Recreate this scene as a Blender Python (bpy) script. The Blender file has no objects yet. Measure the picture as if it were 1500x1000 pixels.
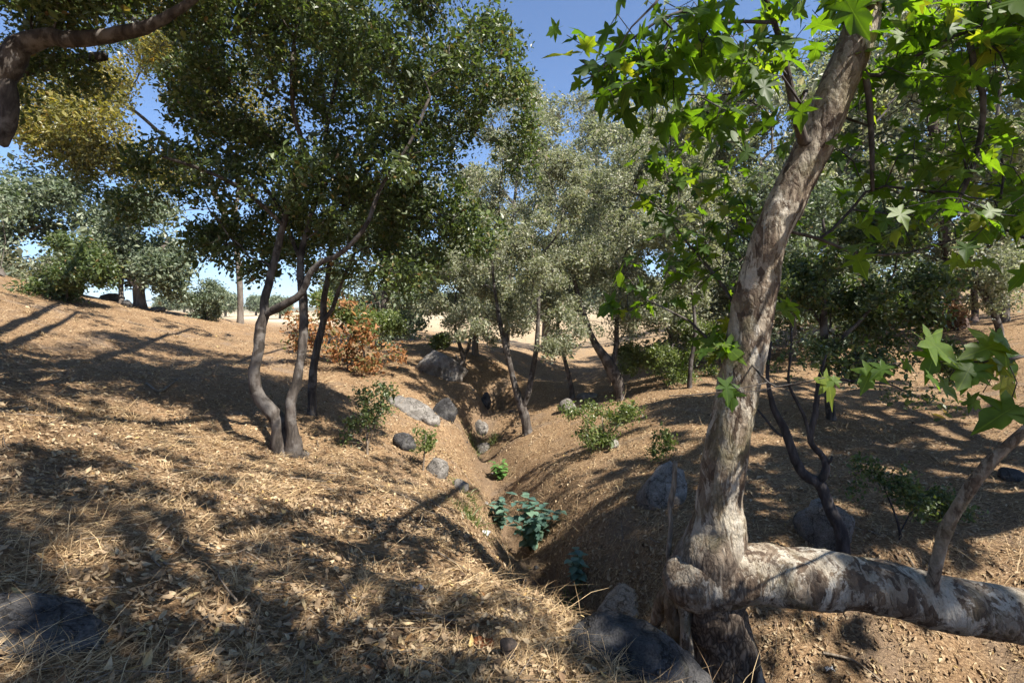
import bpy, math, random
import numpy as np
from mathutils import Vector

SC = bpy.context.scene
COL = SC.collection
# ------------------------------------------------------------------ camera
CAM_Z, FPX, U0, V0 = 1.6, 750.0, 750.0, 470.0      # photograph 1500 x 1000, 18 mm lens, horizon at row 470
cam_d = bpy.data.cameras.new("camera")
cam = bpy.data.objects.new("camera", cam_d)
COL.objects.link(cam)
cam.location = (0, 0, CAM_Z)
cam.rotation_euler = (math.radians(90), 0, 0)
cam_d.lens, cam_d.sensor_width = 18.0, 36.0
cam_d.shift_y = -30.0 / 1500.0
cam_d.clip_start, cam_d.clip_end = 0.05, 9000
SC.camera = cam
# ------------------------------------------------------------------ sky and sun
SUN = Vector((0.50, -0.38, 0.78)).normalized()     # towards the sun
SUN_EL = math.asin(SUN.z)
SUN_ROT = math.atan2(SUN.x, SUN.y)
world = bpy.data.worlds.new("World")
SC.world = world
world.use_nodes = True
wn = world.node_tree
wn.nodes.clear()
sky = wn.nodes.new("ShaderNodeTexSky")
sky.sky_type = 'NISHITA'
sky.sun_disc = False
sky.sun_elevation, sky.sun_rotation = SUN_EL, SUN_ROT
sky.air_density, sky.dust_density, sky.ozone_density = 1.0, 0.05, 7.0
sky.altitude = 1200
bg = wn.nodes.new("ShaderNodeBackground")
bg.inputs[1].default_value = 0.075
wo = wn.nodes.new("ShaderNodeOutputWorld")
wn.links.new(sky.outputs[0], bg.inputs[0])
wn.links.new(bg.outputs[0], wo.inputs[0])
sun_d = bpy.data.lights.new("sun", 'SUN')
sun_d.energy, sun_d.angle, sun_d.color = 5.0, math.radians(0.55), (1.0, 0.94, 0.85)
sun = bpy.data.objects.new("sun", sun_d)
COL.objects.link(sun)
sun.rotation_euler = SUN.to_track_quat('Z', 'Y').to_euler()
sun.location = (0, 0, 30)
SC.view_settings.view_transform = 'Standard'
SC.view_settings.look = 'None'
SC.view_settings.exposure = 1.5
SC.view_settings.gamma = 1.0
SC.render.engine = 'CYCLES'
SC.cycles.use_denoising = True
SC.cycles.max_bounces = 7
SC.cycles.diffuse_bounces = 4
SC.cycles.transmission_bounces = 4
SC.cycles.glossy_bounces = 2
SC.cycles.sample_clamp_indirect = 6.0

# ------------------------------------------------------------------ small maths
def P(u, v, Y):
    """a point of the place from its sight line and its distance in metres"""
    return np.array([(u - U0) / FPX * Y, Y, CAM_Z + (V0 - v) / FPX * Y])

def hash3(i, j, k):
    n = (i * 374761393 + j * 668265263 + k * 2147483647 + 1013904223) & 0xFFFFFFFF
    n = ((n ^ (n >> 13)) * 1274126177) & 0xFFFFFFFF
    n = ((n ^ (n >> 16)) * 2246822519) & 0xFFFFFFFF
    return (n & 0xFFFF) / 65535.0

def vnoise(p):
    """value noise, -1..1, p is (n,3)"""
    p = np.asarray(p, float)
    f = np.floor(p)
    i = f.astype(np.int64)
    t = p - f
    t = t * t * (3 - 2 * t)
    r = np.zeros(len(p))
    for a in (0, 1):
        for b in (0, 1):
            for c in (0, 1):
                w = (t[:, 0] if a else 1 - t[:, 0]) * (t[:, 1] if b else 1 - t[:, 1]) * (t[:, 2] if c else 1 - t[:, 2])
                r += w * hash3(i[:, 0] + a, i[:, 1] + b, i[:, 2] + c)
    return r * 2 - 1

def fbm(p, o=3):
    p = np.asarray(p, float)
    return sum(vnoise(p * 2 ** k + 17.3 * k) * 0.5 ** k for k in range(o))

def sstep(a, b, x):
    t = np.clip((x - a) / (b - a), 0, 1)
    return t * t * (3 - 2 * t)

def nrm(a):
    return a / np.maximum(np.linalg.norm(a, axis=-1, keepdims=True), 1e-9)

# ------------------------------------------------------------------ terrain: a gully between two banks
CP = [  # (column, row, distance): points of the ground surface
 (750,1000,2.38),(0,1000,1.78),(0,800,2.58),(0,650,3.95),(0,550,6.1),(0,480,9.2),(0,405,15),
 (300,1000,2.02),(300,850,2.85),(300,720,4.3),(420,668,6.3),(300,600,7.3),(300,540,10.2),(300,500,14.3),(300,469,20),
 (150,438,20),(90,433,18),(205,449,23),(245,458,25),(150,520,9.8),(150,620,5.3),(150,750,3.35),
 (500,1000,2.22),(500,880,3.0),(500,760,4.55),(500,680,6.4),(500,600,9.3),(500,540,13),(480,508,18),(400,484,22),
 (600,950,2.6),(600,850,3.65),(600,760,5.25),(600,680,7.7),(590,640,9.6),(600,590,11.5),(560,512,18),(620,562,13.5),(640,545,15.5),
 (600,503,21),(620,484,32),(680,505,24),(650,620,11),(665,600,12.5),(720,540,17),(760,515,24),(700,570,14.5),(760,572,16),
 (640,720,7.0),(655,700,7.8),(690,740,6.8),(700,800,4.9),(760,872,3.8),(830,918,3.1),(680,690,8.6),(680,660,10.5),
 (862,892,4.7),(815,846,5.6),(785,806,6.7),(748,748,8.4),(722,692,10.3),(704,658,12.3),(697,640,13.6),(742,616,16),(830,590,18),(850,560,22),(835,530,28),(830,505,38),
 (773,633,12.2),(800,700,8.7),(850,760,6.4),(850,680,8.7),(860,620,11.3),(930,640,9.0),(975,742,6.0),(960,800,5.1),(1000,650,8.1),(1000,590,10.7),(909,583,13.4),(950,560,14.2),(1000,530,18),(900,535,21),(900,505,32),
 (1050,1010,3.55),(965,915,4.1),(1105,1010,3.5),(1150,760,5.6),(1230,805,5.0),(1300,805,4.95),(1150,700,6.6),(1150,620,8.8),(1150,560,12),(1150,520,16.5),
 (1300,700,6.6),(1217,613,9.0),(1300,620,8.8),(1300,560,12),(1300,510,16.5),(1300,484,21.5),(1450,700,6.3),(1450,620,8.2),(1450,560,10.6),(1490,500,14),(1480,464,18.5),(1400,480,17.5),
 (1200,995,3.5),(1400,972,3.55),(1500,995,3.35),(1450,850,4.75),(900,1000,2.55),(1300,765,5.6),
]
pts = [P(*c) for c in CP]
pts += [np.array(c, float) for c in [(0,0,.05),(-6,0,1.0),(-12,2,2.0),(-25,4,4.2),(-30,20,5.0),(1.2,1.7,-.12),(2.5,1.4,-.45),(4,1.5,-.55),(5,0,-.2),
 (1.5,0,0),(3,-2,.2),(0,-3,.1),(-5,-5,.4),(8,5,.1),(12,8,1.0),(20,14,2.4),(25,26,3.6),(12,2,.9),(-30,36,2.6),(-14,34,1.3),(0,46,.7),(14,36,2.0),(28,42,3.6)]]

def far_z(x, y):
    r = np.hypot(x, y)
    a = np.arctan2(x, y)
    z = 1.6 + 0.9 * np.sin(a * 2.3 + .6) + 3.0 * sstep(70, 190, r) + 1.8 * sstep(.1, .9, a)
    h = 0.55 + 0.3 * np.sin(a * 5.1 + 1.0) + 0.15 * np.sin(a * 13.0 + 2.0) + .06 * np.sin(a * 31.)
    z = z + sstep(320, 1300, r) * 80 * h + sstep(1500, 2900, r) * 45 * (0.6 + .4 * np.sin(a * 3.3 + 2.4))
    return z

for k in range(28):
    a = k / 28 * 2 * math.pi
    x, y = 62 * math.sin(a), 62 * math.cos(a)
    pts.append(np.array([x, y, float(far_z(np.array(x), np.array(y)))]))
PTS = np.array(pts)

def tps_phi(d2):
    return 0.5 * d2 * np.log(d2 + 1e-9)
_n = len(PTS)
_K = tps_phi(((PTS[:, None, :2] - PTS[None, :, :2]) ** 2).sum(-1)) + np.eye(_n) * 0.03
_Q = np.c_[np.ones(_n), PTS[:, :2]]
_A = np.block([[_K, _Q], [_Q.T, np.zeros((3, 3))]])
_W = np.linalg.solve(_A, np.r_[PTS[:, 2], 0, 0, 0])

_CH = np.array([P(*c)[:2] for c in ((742,616,16),(697,640,13.6),(704,658,12.3),(722,692,10.3),(748,748,8.4),(785,806,6.7),(815,846,5.6),(862,892,4.7))] + [(1.35, 4.15), (2.6, 3.95), (4.2, 4.2)])

def channel(x, y):
    """distance to the line of the gully floor"""
    d = np.full(len(x), 1e9)
    for a, b in zip(_CH[:-1], _CH[1:]):
        ab = b - a
        t = np.clip(((x - a[0]) * ab[0] + (y - a[1]) * ab[1]) / (ab @ ab), 0, 1)
        d = np.minimum(d, np.hypot(x - a[0] - t * ab[0], y - a[1] - t * ab[1]))
    return d

def ground_z(x, y):
    x, y = np.atleast_1d(np.asarray(x, float)), np.atleast_1d(np.asarray(y, float))
    sh = x.shape
    x, y = x.ravel(), y.ravel()
    z = np.empty(len(x))
    for s in range(0, len(x), 20000):
        e = slice(s, s + 20000)
        d2 = (x[e, None] - PTS[None, :, 0]) ** 2 + (y[e, None] - PTS[None, :, 1]) ** 2
        z[e] = tps_phi(d2) @ _W[:_n] + _W[_n] + _W[_n + 1] * x[e] + _W[_n + 2] * y[e]
    r = np.hypot(x, y)
    w = sstep(42, 60, r)
    z = z * (1 - w) + far_z(x, y) * w
    p = np.c_[x, y, np.zeros_like(x)]
    amp = 1 - sstep(30, 60, r)
    cd = channel(x, y)
    wd = 1.0 - .35 * sstep(9, 13, y)
    z = z - (.78 - .28 * sstep(9, 13, y)) * np.maximum(0, 1 - cd / wd) ** 1.35 * (.88 + .22 * vnoise(p * 1.7 + 3) + .10 * vnoise(p * 5.1 + 8))
    z = z + amp * (0.07 * vnoise(p * 0.9) + 0.03 * vnoise(p * 2.6 + 9) + 0.014 * vnoise(p * 7 + 4))
    return z.reshape(sh)

def gz(x, y):
    return float(ground_z(x, y)[0])

def hit(u, v, near=2.0, far=60.0):
    """where the sight line (u, v) meets the ground"""
    Y = np.geomspace(near, far, 700)
    X = (u - U0) / FPX * Y
    Z = CAM_Z + (V0 - v) / FPX * Y
    d = Z - ground_z(X, Y)
    i = np.argmax(d < 0)
    if d[i] >= 0:
        i = len(Y) - 1
    return np.array([X[i], Y[i], float(ground_z(X[i], Y[i])[0])])

# ------------------------------------------------------------------ materials
def node_mat(name):
    m = bpy.data.materials.new(name)
    m.use_nodes = True
    nt = m.node_tree
    nt.nodes.clear()
    out = nt.nodes.new("ShaderNodeOutputMaterial")
    return m, nt, out

def N(nt, t, **kw):
    n = nt.nodes.new(t)
    for k, v in kw.items():
        setattr(n, k, v)
    return n

def ramp(nt, fac, stops, interp='LINEAR'):
    r = N(nt, "ShaderNodeValToRGB")
    r.color_ramp.interpolation = interp
    el = r.color_ramp.elements
    while len(el) < len(stops):
        el.new(0.5)
    for e, (p, c) in zip(el, stops):
        e.position = p
        e.color = (c[0], c[1], c[2], 1)
    nt.links.new(fac, r.inputs[0])
    return r.outputs[0]

def noise(nt, vec, scale, detail=4, rough=0.55, dist=0.0):
    n = N(nt, "ShaderNodeTexNoise")
    n.inputs["Scale"].default_value = scale
    n.inputs["Detail"].default_value = detail
    n.inputs["Roughness"].default_value = rough
    n.inputs["Distortion"].default_value = dist
    if vec is not None:
        nt.links.new(vec, n.inputs["Vector"])
    return n.outputs["Fac"]

def mixc(nt, fac, a, b, mode='MIX'):
    m = N(nt, "ShaderNodeMix", data_type='RGBA', blend_type=mode)
    for sock, val in ((m.inputs["Factor"], fac), (m.inputs["A"] if False else m.inputs[6], a), (m.inputs[7], b)):
        if hasattr(val, "links") or isinstance(val, bpy.types.NodeSocket):
            nt.links.new(val, sock)
        else:
            sock.default_value = val if not isinstance(val, tuple) else (*val, 1)[:4]
    return m.outputs[2]

def mapping(nt, scale=(1, 1, 1), coord="Object", rot=(0, 0, 0)):
    tc = N(nt, "ShaderNodeTexCoord")
    mp = N(nt, "ShaderNodeMapping")
    mp.inputs["Scale"].default_value = scale
    mp.inputs["Rotation"].default_value = rot
    nt.links.new(tc.outputs[coord], mp.inputs[0])
    return mp.outputs[0]

def bump(nt, h, strength, dist, prev=None):
    b = N(nt, "ShaderNodeBump")
    b.inputs["Strength"].default_value = strength
    b.inputs["Distance"].default_value = dist
    nt.links.new(h, b.inputs["Height"])
    if prev is not None:
        nt.links.new(prev, b.inputs["Normal"])
    return b.outputs[0]

def principled(nt, out, col, rough=0.8, normal=None, spec=0.3):
    p = N(nt, "ShaderNodeBsdfPrincipled")
    if isinstance(col, bpy.types.NodeSocket):
        nt.links.new(col, p.inputs["Base Color"])
    else:
        p.inputs["Base Color"].default_value = (*col, 1)
    p.inputs["Roughness"].default_value = rough
    p.inputs["Specular IOR Level"].default_value = spec
    if normal is not None:
        nt.links.new(normal, p.inputs["Normal"])
    if out is not None:
        nt.links.new(p.outputs[0], out.inputs[0])
    return p

def leaf_mat(name, stops, trans=0.35, tcol=(1.0, 1.1, 0.35), rough=0.42, spec=0.5, per_object=False):
    m, nt, out = node_mat(name)
    if per_object:
        fac = N(nt, "ShaderNodeObjectInfo").outputs["Random"]
    else:
        fac = N(nt, "ShaderNodeAttribute", attribute_name="rnd").outputs["Fac"]
    c = ramp(nt, fac, stops)
    p = principled(nt, None, c, rough, None, spec)
    t = N(nt, "ShaderNodeBsdfTranslucent")
    nt.links.new(mixc(nt, 1.0, c, tcol, 'MULTIPLY'), t.inputs[0])
    a = N(nt, "ShaderNodeMixShader")
    a.inputs[0].default_value = trans
    nt.links.new(p.outputs[0], a.inputs[1])
    nt.links.new(t.outputs[0], a.inputs[2])
    nt.links.new(a.outputs[0], out.inputs[0])
    return m

M = {}
M['oak'] = leaf_mat('leaf_live_oak', [(0, (.036, .055, .020)), (.45, (.072, .102, .034)), (.8, (.115, .15, .052)), (.95, (.17, .19, .07)), (1, (.20, .12, .05))], .34, (1.5, 1.7, .6))
M['oak_grey'] = leaf_mat('leaf_grey_oak', [(0, (.12, .132, .082)), (.5, (.225, .238, .158)), (.85, (.345, .35, .25)), (1, (.36, .30, .22))], .40, (1.25, 1.35, .8), .5)
M['oak_gold'] = leaf_mat('leaf_golden_oak', [(0, (.085, .090, .026)), (.5, (.17, .165, .048)), (.85, (.28, .25, .075)), (1, (.28, .19, .06))], .45, (1.5, 1.4, .4))
M['oak_blue'] = leaf_mat('leaf_blue_oak', [(0, (.075, .10, .065)), (.5, (.14, .175, .11)), (1, (.23, .25, .165))], .3, (1.2, 1.4, .7), .5)
M['orange'] = leaf_mat('leaf_dead_orange', [(0, (.17, .075, .028)), (.4, (.32, .15, .058)), (.65, (.44, .24, .10)), (.75, (.16, .14, .05)), (1, (.10, .13, .04))], .35, (1.3, 1., .6), .6, .3)
M['shrub'] = leaf_mat('leaf_fresh_shrub', [(0, (.060, .085, .022)), (.5, (.115, .150, .042)), (1, (.21, .23, .085))], .4, (1.3, 1.5, .5))
M['nettle'] = leaf_mat('leaf_blue_green_weed', [(0, (.065, .125, .105)), (.5, (.10, .18, .14)), (1, (.16, .25, .17))], .3, (1., 1.4, .7), .45, .5, True)
M['weed'] = leaf_mat('leaf_bright_weed', [(0, (.07, .15, .04)), (1, (.14, .26, .07))], .35, (1.2, 1.4, .5), .45, .5, True)
SYC = [(0, (.036, .075, .011)), (.5, (.060, .112, .016)), (.9, (.095, .150, .022)), (1, (.17, .18, .035))]
M['syc'] = leaf_mat('leaf_sycamore', SYC, .54, (2.5, 2.5, .5), .5, .35)
M['syc_one'] = leaf_mat('leaf_sycamore_single', SYC, .54, (2.5, 2.5, .5), .5, .35, True)
def add_veins(m):
    nt = m.node_tree
    tc = N(nt, "ShaderNodeTexCoord")
    sp = N(nt, "ShaderNodeSeparateXYZ")
    nt.links.new(tc.outputs["Object"], sp.inputs[0])
    at = N(nt, "ShaderNodeMath", operation='ARCTAN2')
    nt.links.new(sp.outputs[1], at.inputs[0]); nt.links.new(sp.outputs[0], at.inputs[1])
    mu = N(nt, "ShaderNodeMath", operation='MULTIPLY'); mu.inputs[1].default_value = 3.14159 / .98
    nt.links.new(at.outputs[0], mu.inputs[0])
    si = N(nt, "ShaderNodeMath", operation='SINE'); nt.links.new(mu.outputs[0], si.inputs[0])
    ab = N(nt, "ShaderNodeMath", operation='ABSOLUTE'); nt.links.new(si.outputs[0], ab.inputs[0])
    v = ramp(nt, ab.outputs[0], [(.03, (1.7, 1.55, 1.5)), (.10, (.92, .92, .9)), (.5, (1, 1, 1)), (1, (1.08, 1.1, 1.0))])
    sp2 = ramp(nt, noise(nt, tc.outputs["Object"], 7, 5, .7), [(.30, (1.25, .95, .6)), (.42, (.9, .92, .9)), (.6, (1.08, 1.06, 1.0))])
    cr = [n for n in nt.nodes if n.type == 'VALTORGB'][0]
    tgt = [l.to_socket for l in cr.outputs[0].links]
    c = mixc(nt, 1.0, cr.outputs[0], v, 'MULTIPLY')
    c = mixc(nt, 1.0, c, sp2, 'MULTIPLY')
    for t_ in tgt: nt.links.new(c, t_)
add_veins(M['syc_one'])
LIT = [(0, (.070, .043, .026)), (.25, (.165, .106, .061)), (.6, (.295, .213, .128)), (.85, (.455, .358, .228)), (.95, (.42, .30, .12)), (1, (.28, .13, .055))]
M['litter'] = leaf_mat('litter_leaf', LIT, .12, (1, .9, .7), .7, .25)
M['litter_one'] = leaf_mat('litter_leaf_single', LIT, .12, (1, .9, .7), .7, .25, True)
M['straw'] = leaf_mat('dry_straw', [(0, (.20, .125, .062)), (.5, (.38, .265, .14)), (1, (.58, .44, .25))], .15, (1, .9, .7), .6, .3)
M['dry_grass'] = leaf_mat('dry_brown_brush', [(0, (.12, .07, .04)), (.5, (.20, .12, .065)), (1, (.30, .19, .10))], .15, (1, .9, .7), .7, .2)

def ground_mat():
    m, nt, out = node_mat('dry_litter_ground')
    o = mapping(nt)
    st = mapping(nt, (1.0, 3.2, 1.0), rot=(0, 0, .5))
    big = noise(nt, o, .45, 3)
    med = noise(nt, o, 3.2, 4, .6)
    fine = noise(nt, st, 26, 5, .7, .6)
    vf = noise(nt, o, 95, 3, .7)
    c1 = ramp(nt, fine, [(.30, (.050, .033, .021)), (.44, (.175, .121, .073)), (.58, (.365, .275, .178)), (.74, (.61, .49, .34))])
    c2 = ramp(nt, vf, [(.33, (.50, .46, .42)), (.52, (.95, .92, .88)), (.70, (1.25, 1.2, 1.12))])
    c = mixc(nt, .75, c1, c2, 'MULTIPLY')
    tint = ramp(nt, med, [(.35, (.80, .70, .60)), (.55, (1, .97, .93)), (.72, (1.12, .98, .84))])
    c = mixc(nt, .7, c, tint, 'MULTIPLY')
    t2 = ramp(nt, big, [(.35, (.88, .82, .76)), (.65, (1.12, 1.04, .95))])
    c = mixc(nt, .8, c, t2, 'MULTIPLY')
    soil = ramp(nt, noise(nt, o, 1.1, 6, .62, .7), [(.54, (0, 0, 0)), (.66, (.75, .75, .75))])
    c = mixc(nt, soil, c, ramp(nt, vf, [(.3, (.12, .085, .058)), (.6, (.24, .178, .125)), (.8, (.35, .275, .20))]))
    ea = N(nt, "ShaderNodeAttribute", attribute_name="rnd").outputs["Fac"]
    er = N(nt, "ShaderNodeMath", operation='MULTIPLY')
    nt.links.new(ea, er.inputs[0]); nt.links.new(ramp(nt, noise(nt, o, 6, 5, .7), [(.3, (.5, .5, .5)), (.6, (1, 1, 1))]), er.inputs[1])
    c = mixc(nt, er.outputs[0], c, ramp(nt, vf, [(.3, (.05, .037, .028)), (.55, (.13, .098, .072)), (.8, (.24, .19, .142))]))
    # far grassland: plain straw-gold
    geo = N(nt, "ShaderNodeNewGeometry")
    ln = N(nt, "ShaderNodeVectorMath", operation='LENGTH')
    nt.links.new(geo.outputs["Position"], ln.inputs[0])
    mr = N(nt, "ShaderNodeMapRange")
    mr.inputs[1].default_value, mr.inputs[2].default_value = 24, 60
    nt.links.new(ln.outputs["Value"], mr.inputs[0])
    grass = ramp(nt, noise(nt, o, .08, 5, .65), [(.35, (.32, .25, .165)), (.55, (.44, .36, .245)), (.7, (.52, .44, .32))])
    c = mixc(nt, mr.outputs[0], c, grass)
    mr2 = N(nt, "ShaderNodeMapRange")
    mr2.inputs[1].default_value, mr2.inputs[2].default_value = 260, 900
    nt.links.new(ln.outputs["Value"], mr2.inputs[0])
    hill = ramp(nt, noise(nt, o, .006, 8, .65), [(.42, (.06, .075, .04)), (.50, (.14, .13, .075)), (.62, (.30, .24, .15))])
    c = mixc(nt, mr2.outputs[0], c, hill)
    b = bump(nt, fine, .9, .03)
    b = bump(nt, vf, .7, .012, b)
    principled(nt, out, c, .9, b, .15)
    return m
M['ground'] = ground_mat()

def bark_mat(name, cols, lichen=None, scale=1.0, zs=.25, strength=.8, moss=None):
    m, nt, out = node_mat(name)
    o = mapping(nt, (scale, scale, scale * zs))
    o1 = mapping(nt, (scale, scale, scale))
    f = noise(nt, o, 14, 6, .65, .5)
    c = ramp(nt, f, cols)
    if lichen:
        c = mixc(nt, ramp(nt, noise(nt, o1, 5, 5, .6), [(.50, (0, 0, 0)), (.60, (1, 1, 1))]), c, lichen)
    if moss:
        c = mixc(nt, ramp(nt, noise(nt, o1, 2.2, 4, .6, .4), [(.54, (0, 0, 0)), (.66, (.8, .8, .8))]), c, moss)
    h = noise(nt, o, 30, 5, .7, .8)
    b = bump(nt, f, strength, .02 / scale)
    b = bump(nt, h, strength * .7, .01 / scale, b)
    principled(nt, out, c, .85, b, .2)
    return m
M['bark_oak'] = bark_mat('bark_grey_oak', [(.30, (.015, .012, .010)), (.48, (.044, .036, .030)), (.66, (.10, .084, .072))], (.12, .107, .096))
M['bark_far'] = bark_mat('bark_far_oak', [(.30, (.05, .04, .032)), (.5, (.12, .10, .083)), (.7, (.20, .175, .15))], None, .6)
M['bark_dark'] = bark_mat('bark_dark_stem', [(.3, (.018, .016, .016)), (.5, (.045, .040, .040)), (.7, (.095, .085, .085))], None, 1.6)
M['bark_brown'] = bark_mat('bark_brown_pine', [(.3, (.030, .020, .016)), (.5, (.075, .050, .040)), (.7, (.14, .10, .08))], None, .7)
M['dead_wood'] = bark_mat('dead_wood', [(.3, (.07, .055, .042)), (.5, (.17, .135, .10)), (.7, (.32, .27, .21))], None, 2.5)
M['char'] = bark_mat('charred_stump_wood', [(.3, (.012, .010, .009)), (.5, (.035, .028, .024)), (.7, (.08, .06, .05))], None, 3)

def syc_bark():
    m, nt, out = node_mat('bark_sycamore')
    o = mapping(nt)
    oz = mapping(nt, (1, 1, .42))
    base = ramp(nt, noise(nt, oz, 6, 5, .6, .3), [(.30, (.18, .145, .105)), (.46, (.30, .26, .20)), (.60, (.42, .38, .315)), (.75, (.51, .475, .41))])
    vo = N(nt, "ShaderNodeTexVoronoi", feature='F1')
    vo.inputs["Scale"].default_value = 26
    vo.inputs["Randomness"].default_value = 1
    wv = N(nt, "ShaderNodeVectorMath", operation='ADD')
    wn_ = N(nt, "ShaderNodeTexNoise")
    wn_.inputs["Scale"].default_value = 9
    sc_ = N(nt, "ShaderNodeVectorMath", operation='SCALE')
    sc_.inputs["Scale"].default_value = .22
    nt.links.new(oz, wn_.inputs["Vector"])
    nt.links.new(wn_.outputs["Color"], sc_.inputs[0])
    nt.links.new(oz, wv.inputs[0])
    nt.links.new(sc_.outputs[0], wv.inputs[1])
    nt.links.new(wv.outputs[0], vo.inputs["Vector"])
    sep = N(nt, "ShaderNodeSeparateColor")
    nt.links.new(vo.outputs["Color"], sep.inputs[0])
    # flakes of old bark, tan and grey-brown
    fl = ramp(nt, sep.outputs[0], [(.0, (.055, .036, .024)), (.35, (.105, .074, .050)), (.65, (.17, .13, .092)), (1, (.27, .225, .17))])
    pat = ramp(nt, noise(nt, oz, 4.2, 8, .74, .9), [(.475, (0, 0, 0)), (.505, (1, 1, 1))])
    c = mixc(nt, pat, base, fl)
    olive = ramp(nt, noise(nt, o, 2.4, 5, .62, .5), [(.50, (0, 0, 0)), (.66, (.75, .75, .75))])
    c = mixc(nt, olive, c, (.15, .13, .07))
    dk = ramp(nt, noise(nt, oz, 8.5, 6, .72, .8), [(.57, (0, 0, 0)), (.65, (.9, .9, .9))])
    c = mixc(nt, dk, c, (.065, .045, .032))
    spk = ramp(nt, noise(nt, o, 60, 3, .7), [(.30, (.62, .6, .58)), (.5, (1, 1, 1)), (.7, (1.12, 1.1, 1.08))])
    c = mixc(nt, .8, c, spk, 'MULTIPLY')
    # cracked old bark low on the stem (attribute 'rough' from the shape)
    ra = N(nt, "ShaderNodeAttribute", attribute_name="rough").outputs["Fac"]
    vc = N(nt, "ShaderNodeTexVoronoi", feature='DISTANCE_TO_EDGE')
    vc.inputs["Scale"].default_value = 26
    nt.links.new(wv.outputs[0], vc.inputs["Vector"])
    crack = ramp(nt, vc.outputs["Distance"], [(.0, (.022, .016, .012)), (.10, (.085, .062, .045)), (.35, (.20, .16, .12))])
    c = mixc(nt, ra, c, crack)
    h1 = noise(nt, oz, 20, 6, .7, .4)
    b = bump(nt, sep.outputs[0], .8, .012)
    b = bump(nt, h1, 1.0, .022, b)
    b = bump(nt, noise(nt, o, 75, 4, .7), .6, .006, b)
    b = bump(nt, vc.outputs["Distance"], .5, .02, b)
    principled(nt, out, c, .78, b, .25)
    return m
M['bark_syc'] = syc_bark()

def rock_mat(name, cols, stain, scale=1.0, stain_amt=.5):
    m, nt, out = node_mat(name)
    o = mapping(nt, (scale,) * 3)
    c = ramp(nt, noise(nt, o, 5, 6, .65, .3), cols)
    s = ramp(nt, noise(nt, o, 2.2, 5, .65, .6), [(.48, (0, 0, 0)), (.62, (stain_amt,) * 3)])
    c = mixc(nt, s, c, stain)
    sp = ramp(nt, noise(nt, o, 85, 2, .6), [(.35, (.55, .54, .53)), (.5, (1, 1, 1)), (.68, (1.3, 1.28, 1.25))])
    c = mixc(nt, .8, c, sp, 'MULTIPLY')
    lic = ramp(nt, noise(nt, o, 9, 5, .7, .5), [(.58, (0, 0, 0)), (.66, (.6, .6, .6))])
    c = mixc(nt, lic, c, mixc(nt, .5, c, (.10, .095, .06)))
    vk = N(nt, "ShaderNodeTexVoronoi", feature='DISTANCE_TO_EDGE')
    vk.inputs["Scale"].default_value = 2.3
    wv = N(nt, "ShaderNodeVectorMath", operation='ADD')
    nz = N(nt, "ShaderNodeTexNoise"); nz.inputs["Scale"].default_value = 4; nz.inputs["Detail"].default_value = 5
    nt.links.new(o, nz.inputs["Vector"]); nt.links.new(o, wv.inputs[0]); nt.links.new(nz.outputs["Color"], wv.inputs[1])
    nt.links.new(wv.outputs[0], vk.inputs["Vector"])
    ck = ramp(nt, vk.outputs["Distance"], [(0, (.25, .24, .22)), (.035, (1, 1, 1))])
    c = mixc(nt, .8, c, ck, 'MULTIPLY')
    b = bump(nt, noise(nt, o, 12, 6, .7), 1.0, .04)
    b = bump(nt, ck, .6, .02, b)
    b = bump(nt, noise(nt, o, 60, 4, .7), .6, .01, b)
    principled(nt, out, c, .88, b, .15)
    return m
M['rock_light'] = rock_mat('granite_pale', [(.3, (.12, .109, .096)), (.5, (.215, .198, .178)), (.7, (.33, .307, .28))], (.105, .088, .072), 1.0, .8)
M['rock_grey'] = rock_mat('granite_grey', [(.3, (.095, .086, .076)), (.5, (.18, .165, .148)), (.7, (.28, .26, .235))], (.07, .06, .05))
M['rock_dark'] = rock_mat('granite_dark', [(.3, (.030, .029, .029)), (.5, (.062, .060, .060)), (.7, (.125, .12, .115))], (.020, .020, .021), 1.0, .7)
M['paper'] = rock_mat('scrap_white', [(.3, (.60, .60, .60)), (.7, (.78, .78, .78))], (.5, .5, .5), 3, .3)
M['rust'] = rock_mat('scrap_rusty_orange', [(.3, (.24, .075, .03)), (.7, (.42, .16, .07))], (.12, .04, .02), 5, .6)
M['soil'] = rock_mat('bare_soil_bank', [(.3, (.24, .175, .12)), (.5, (.36, .28, .205)), (.7, (.46, .38, .295))], (.17, .115, .075), .8, .7)

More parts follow.
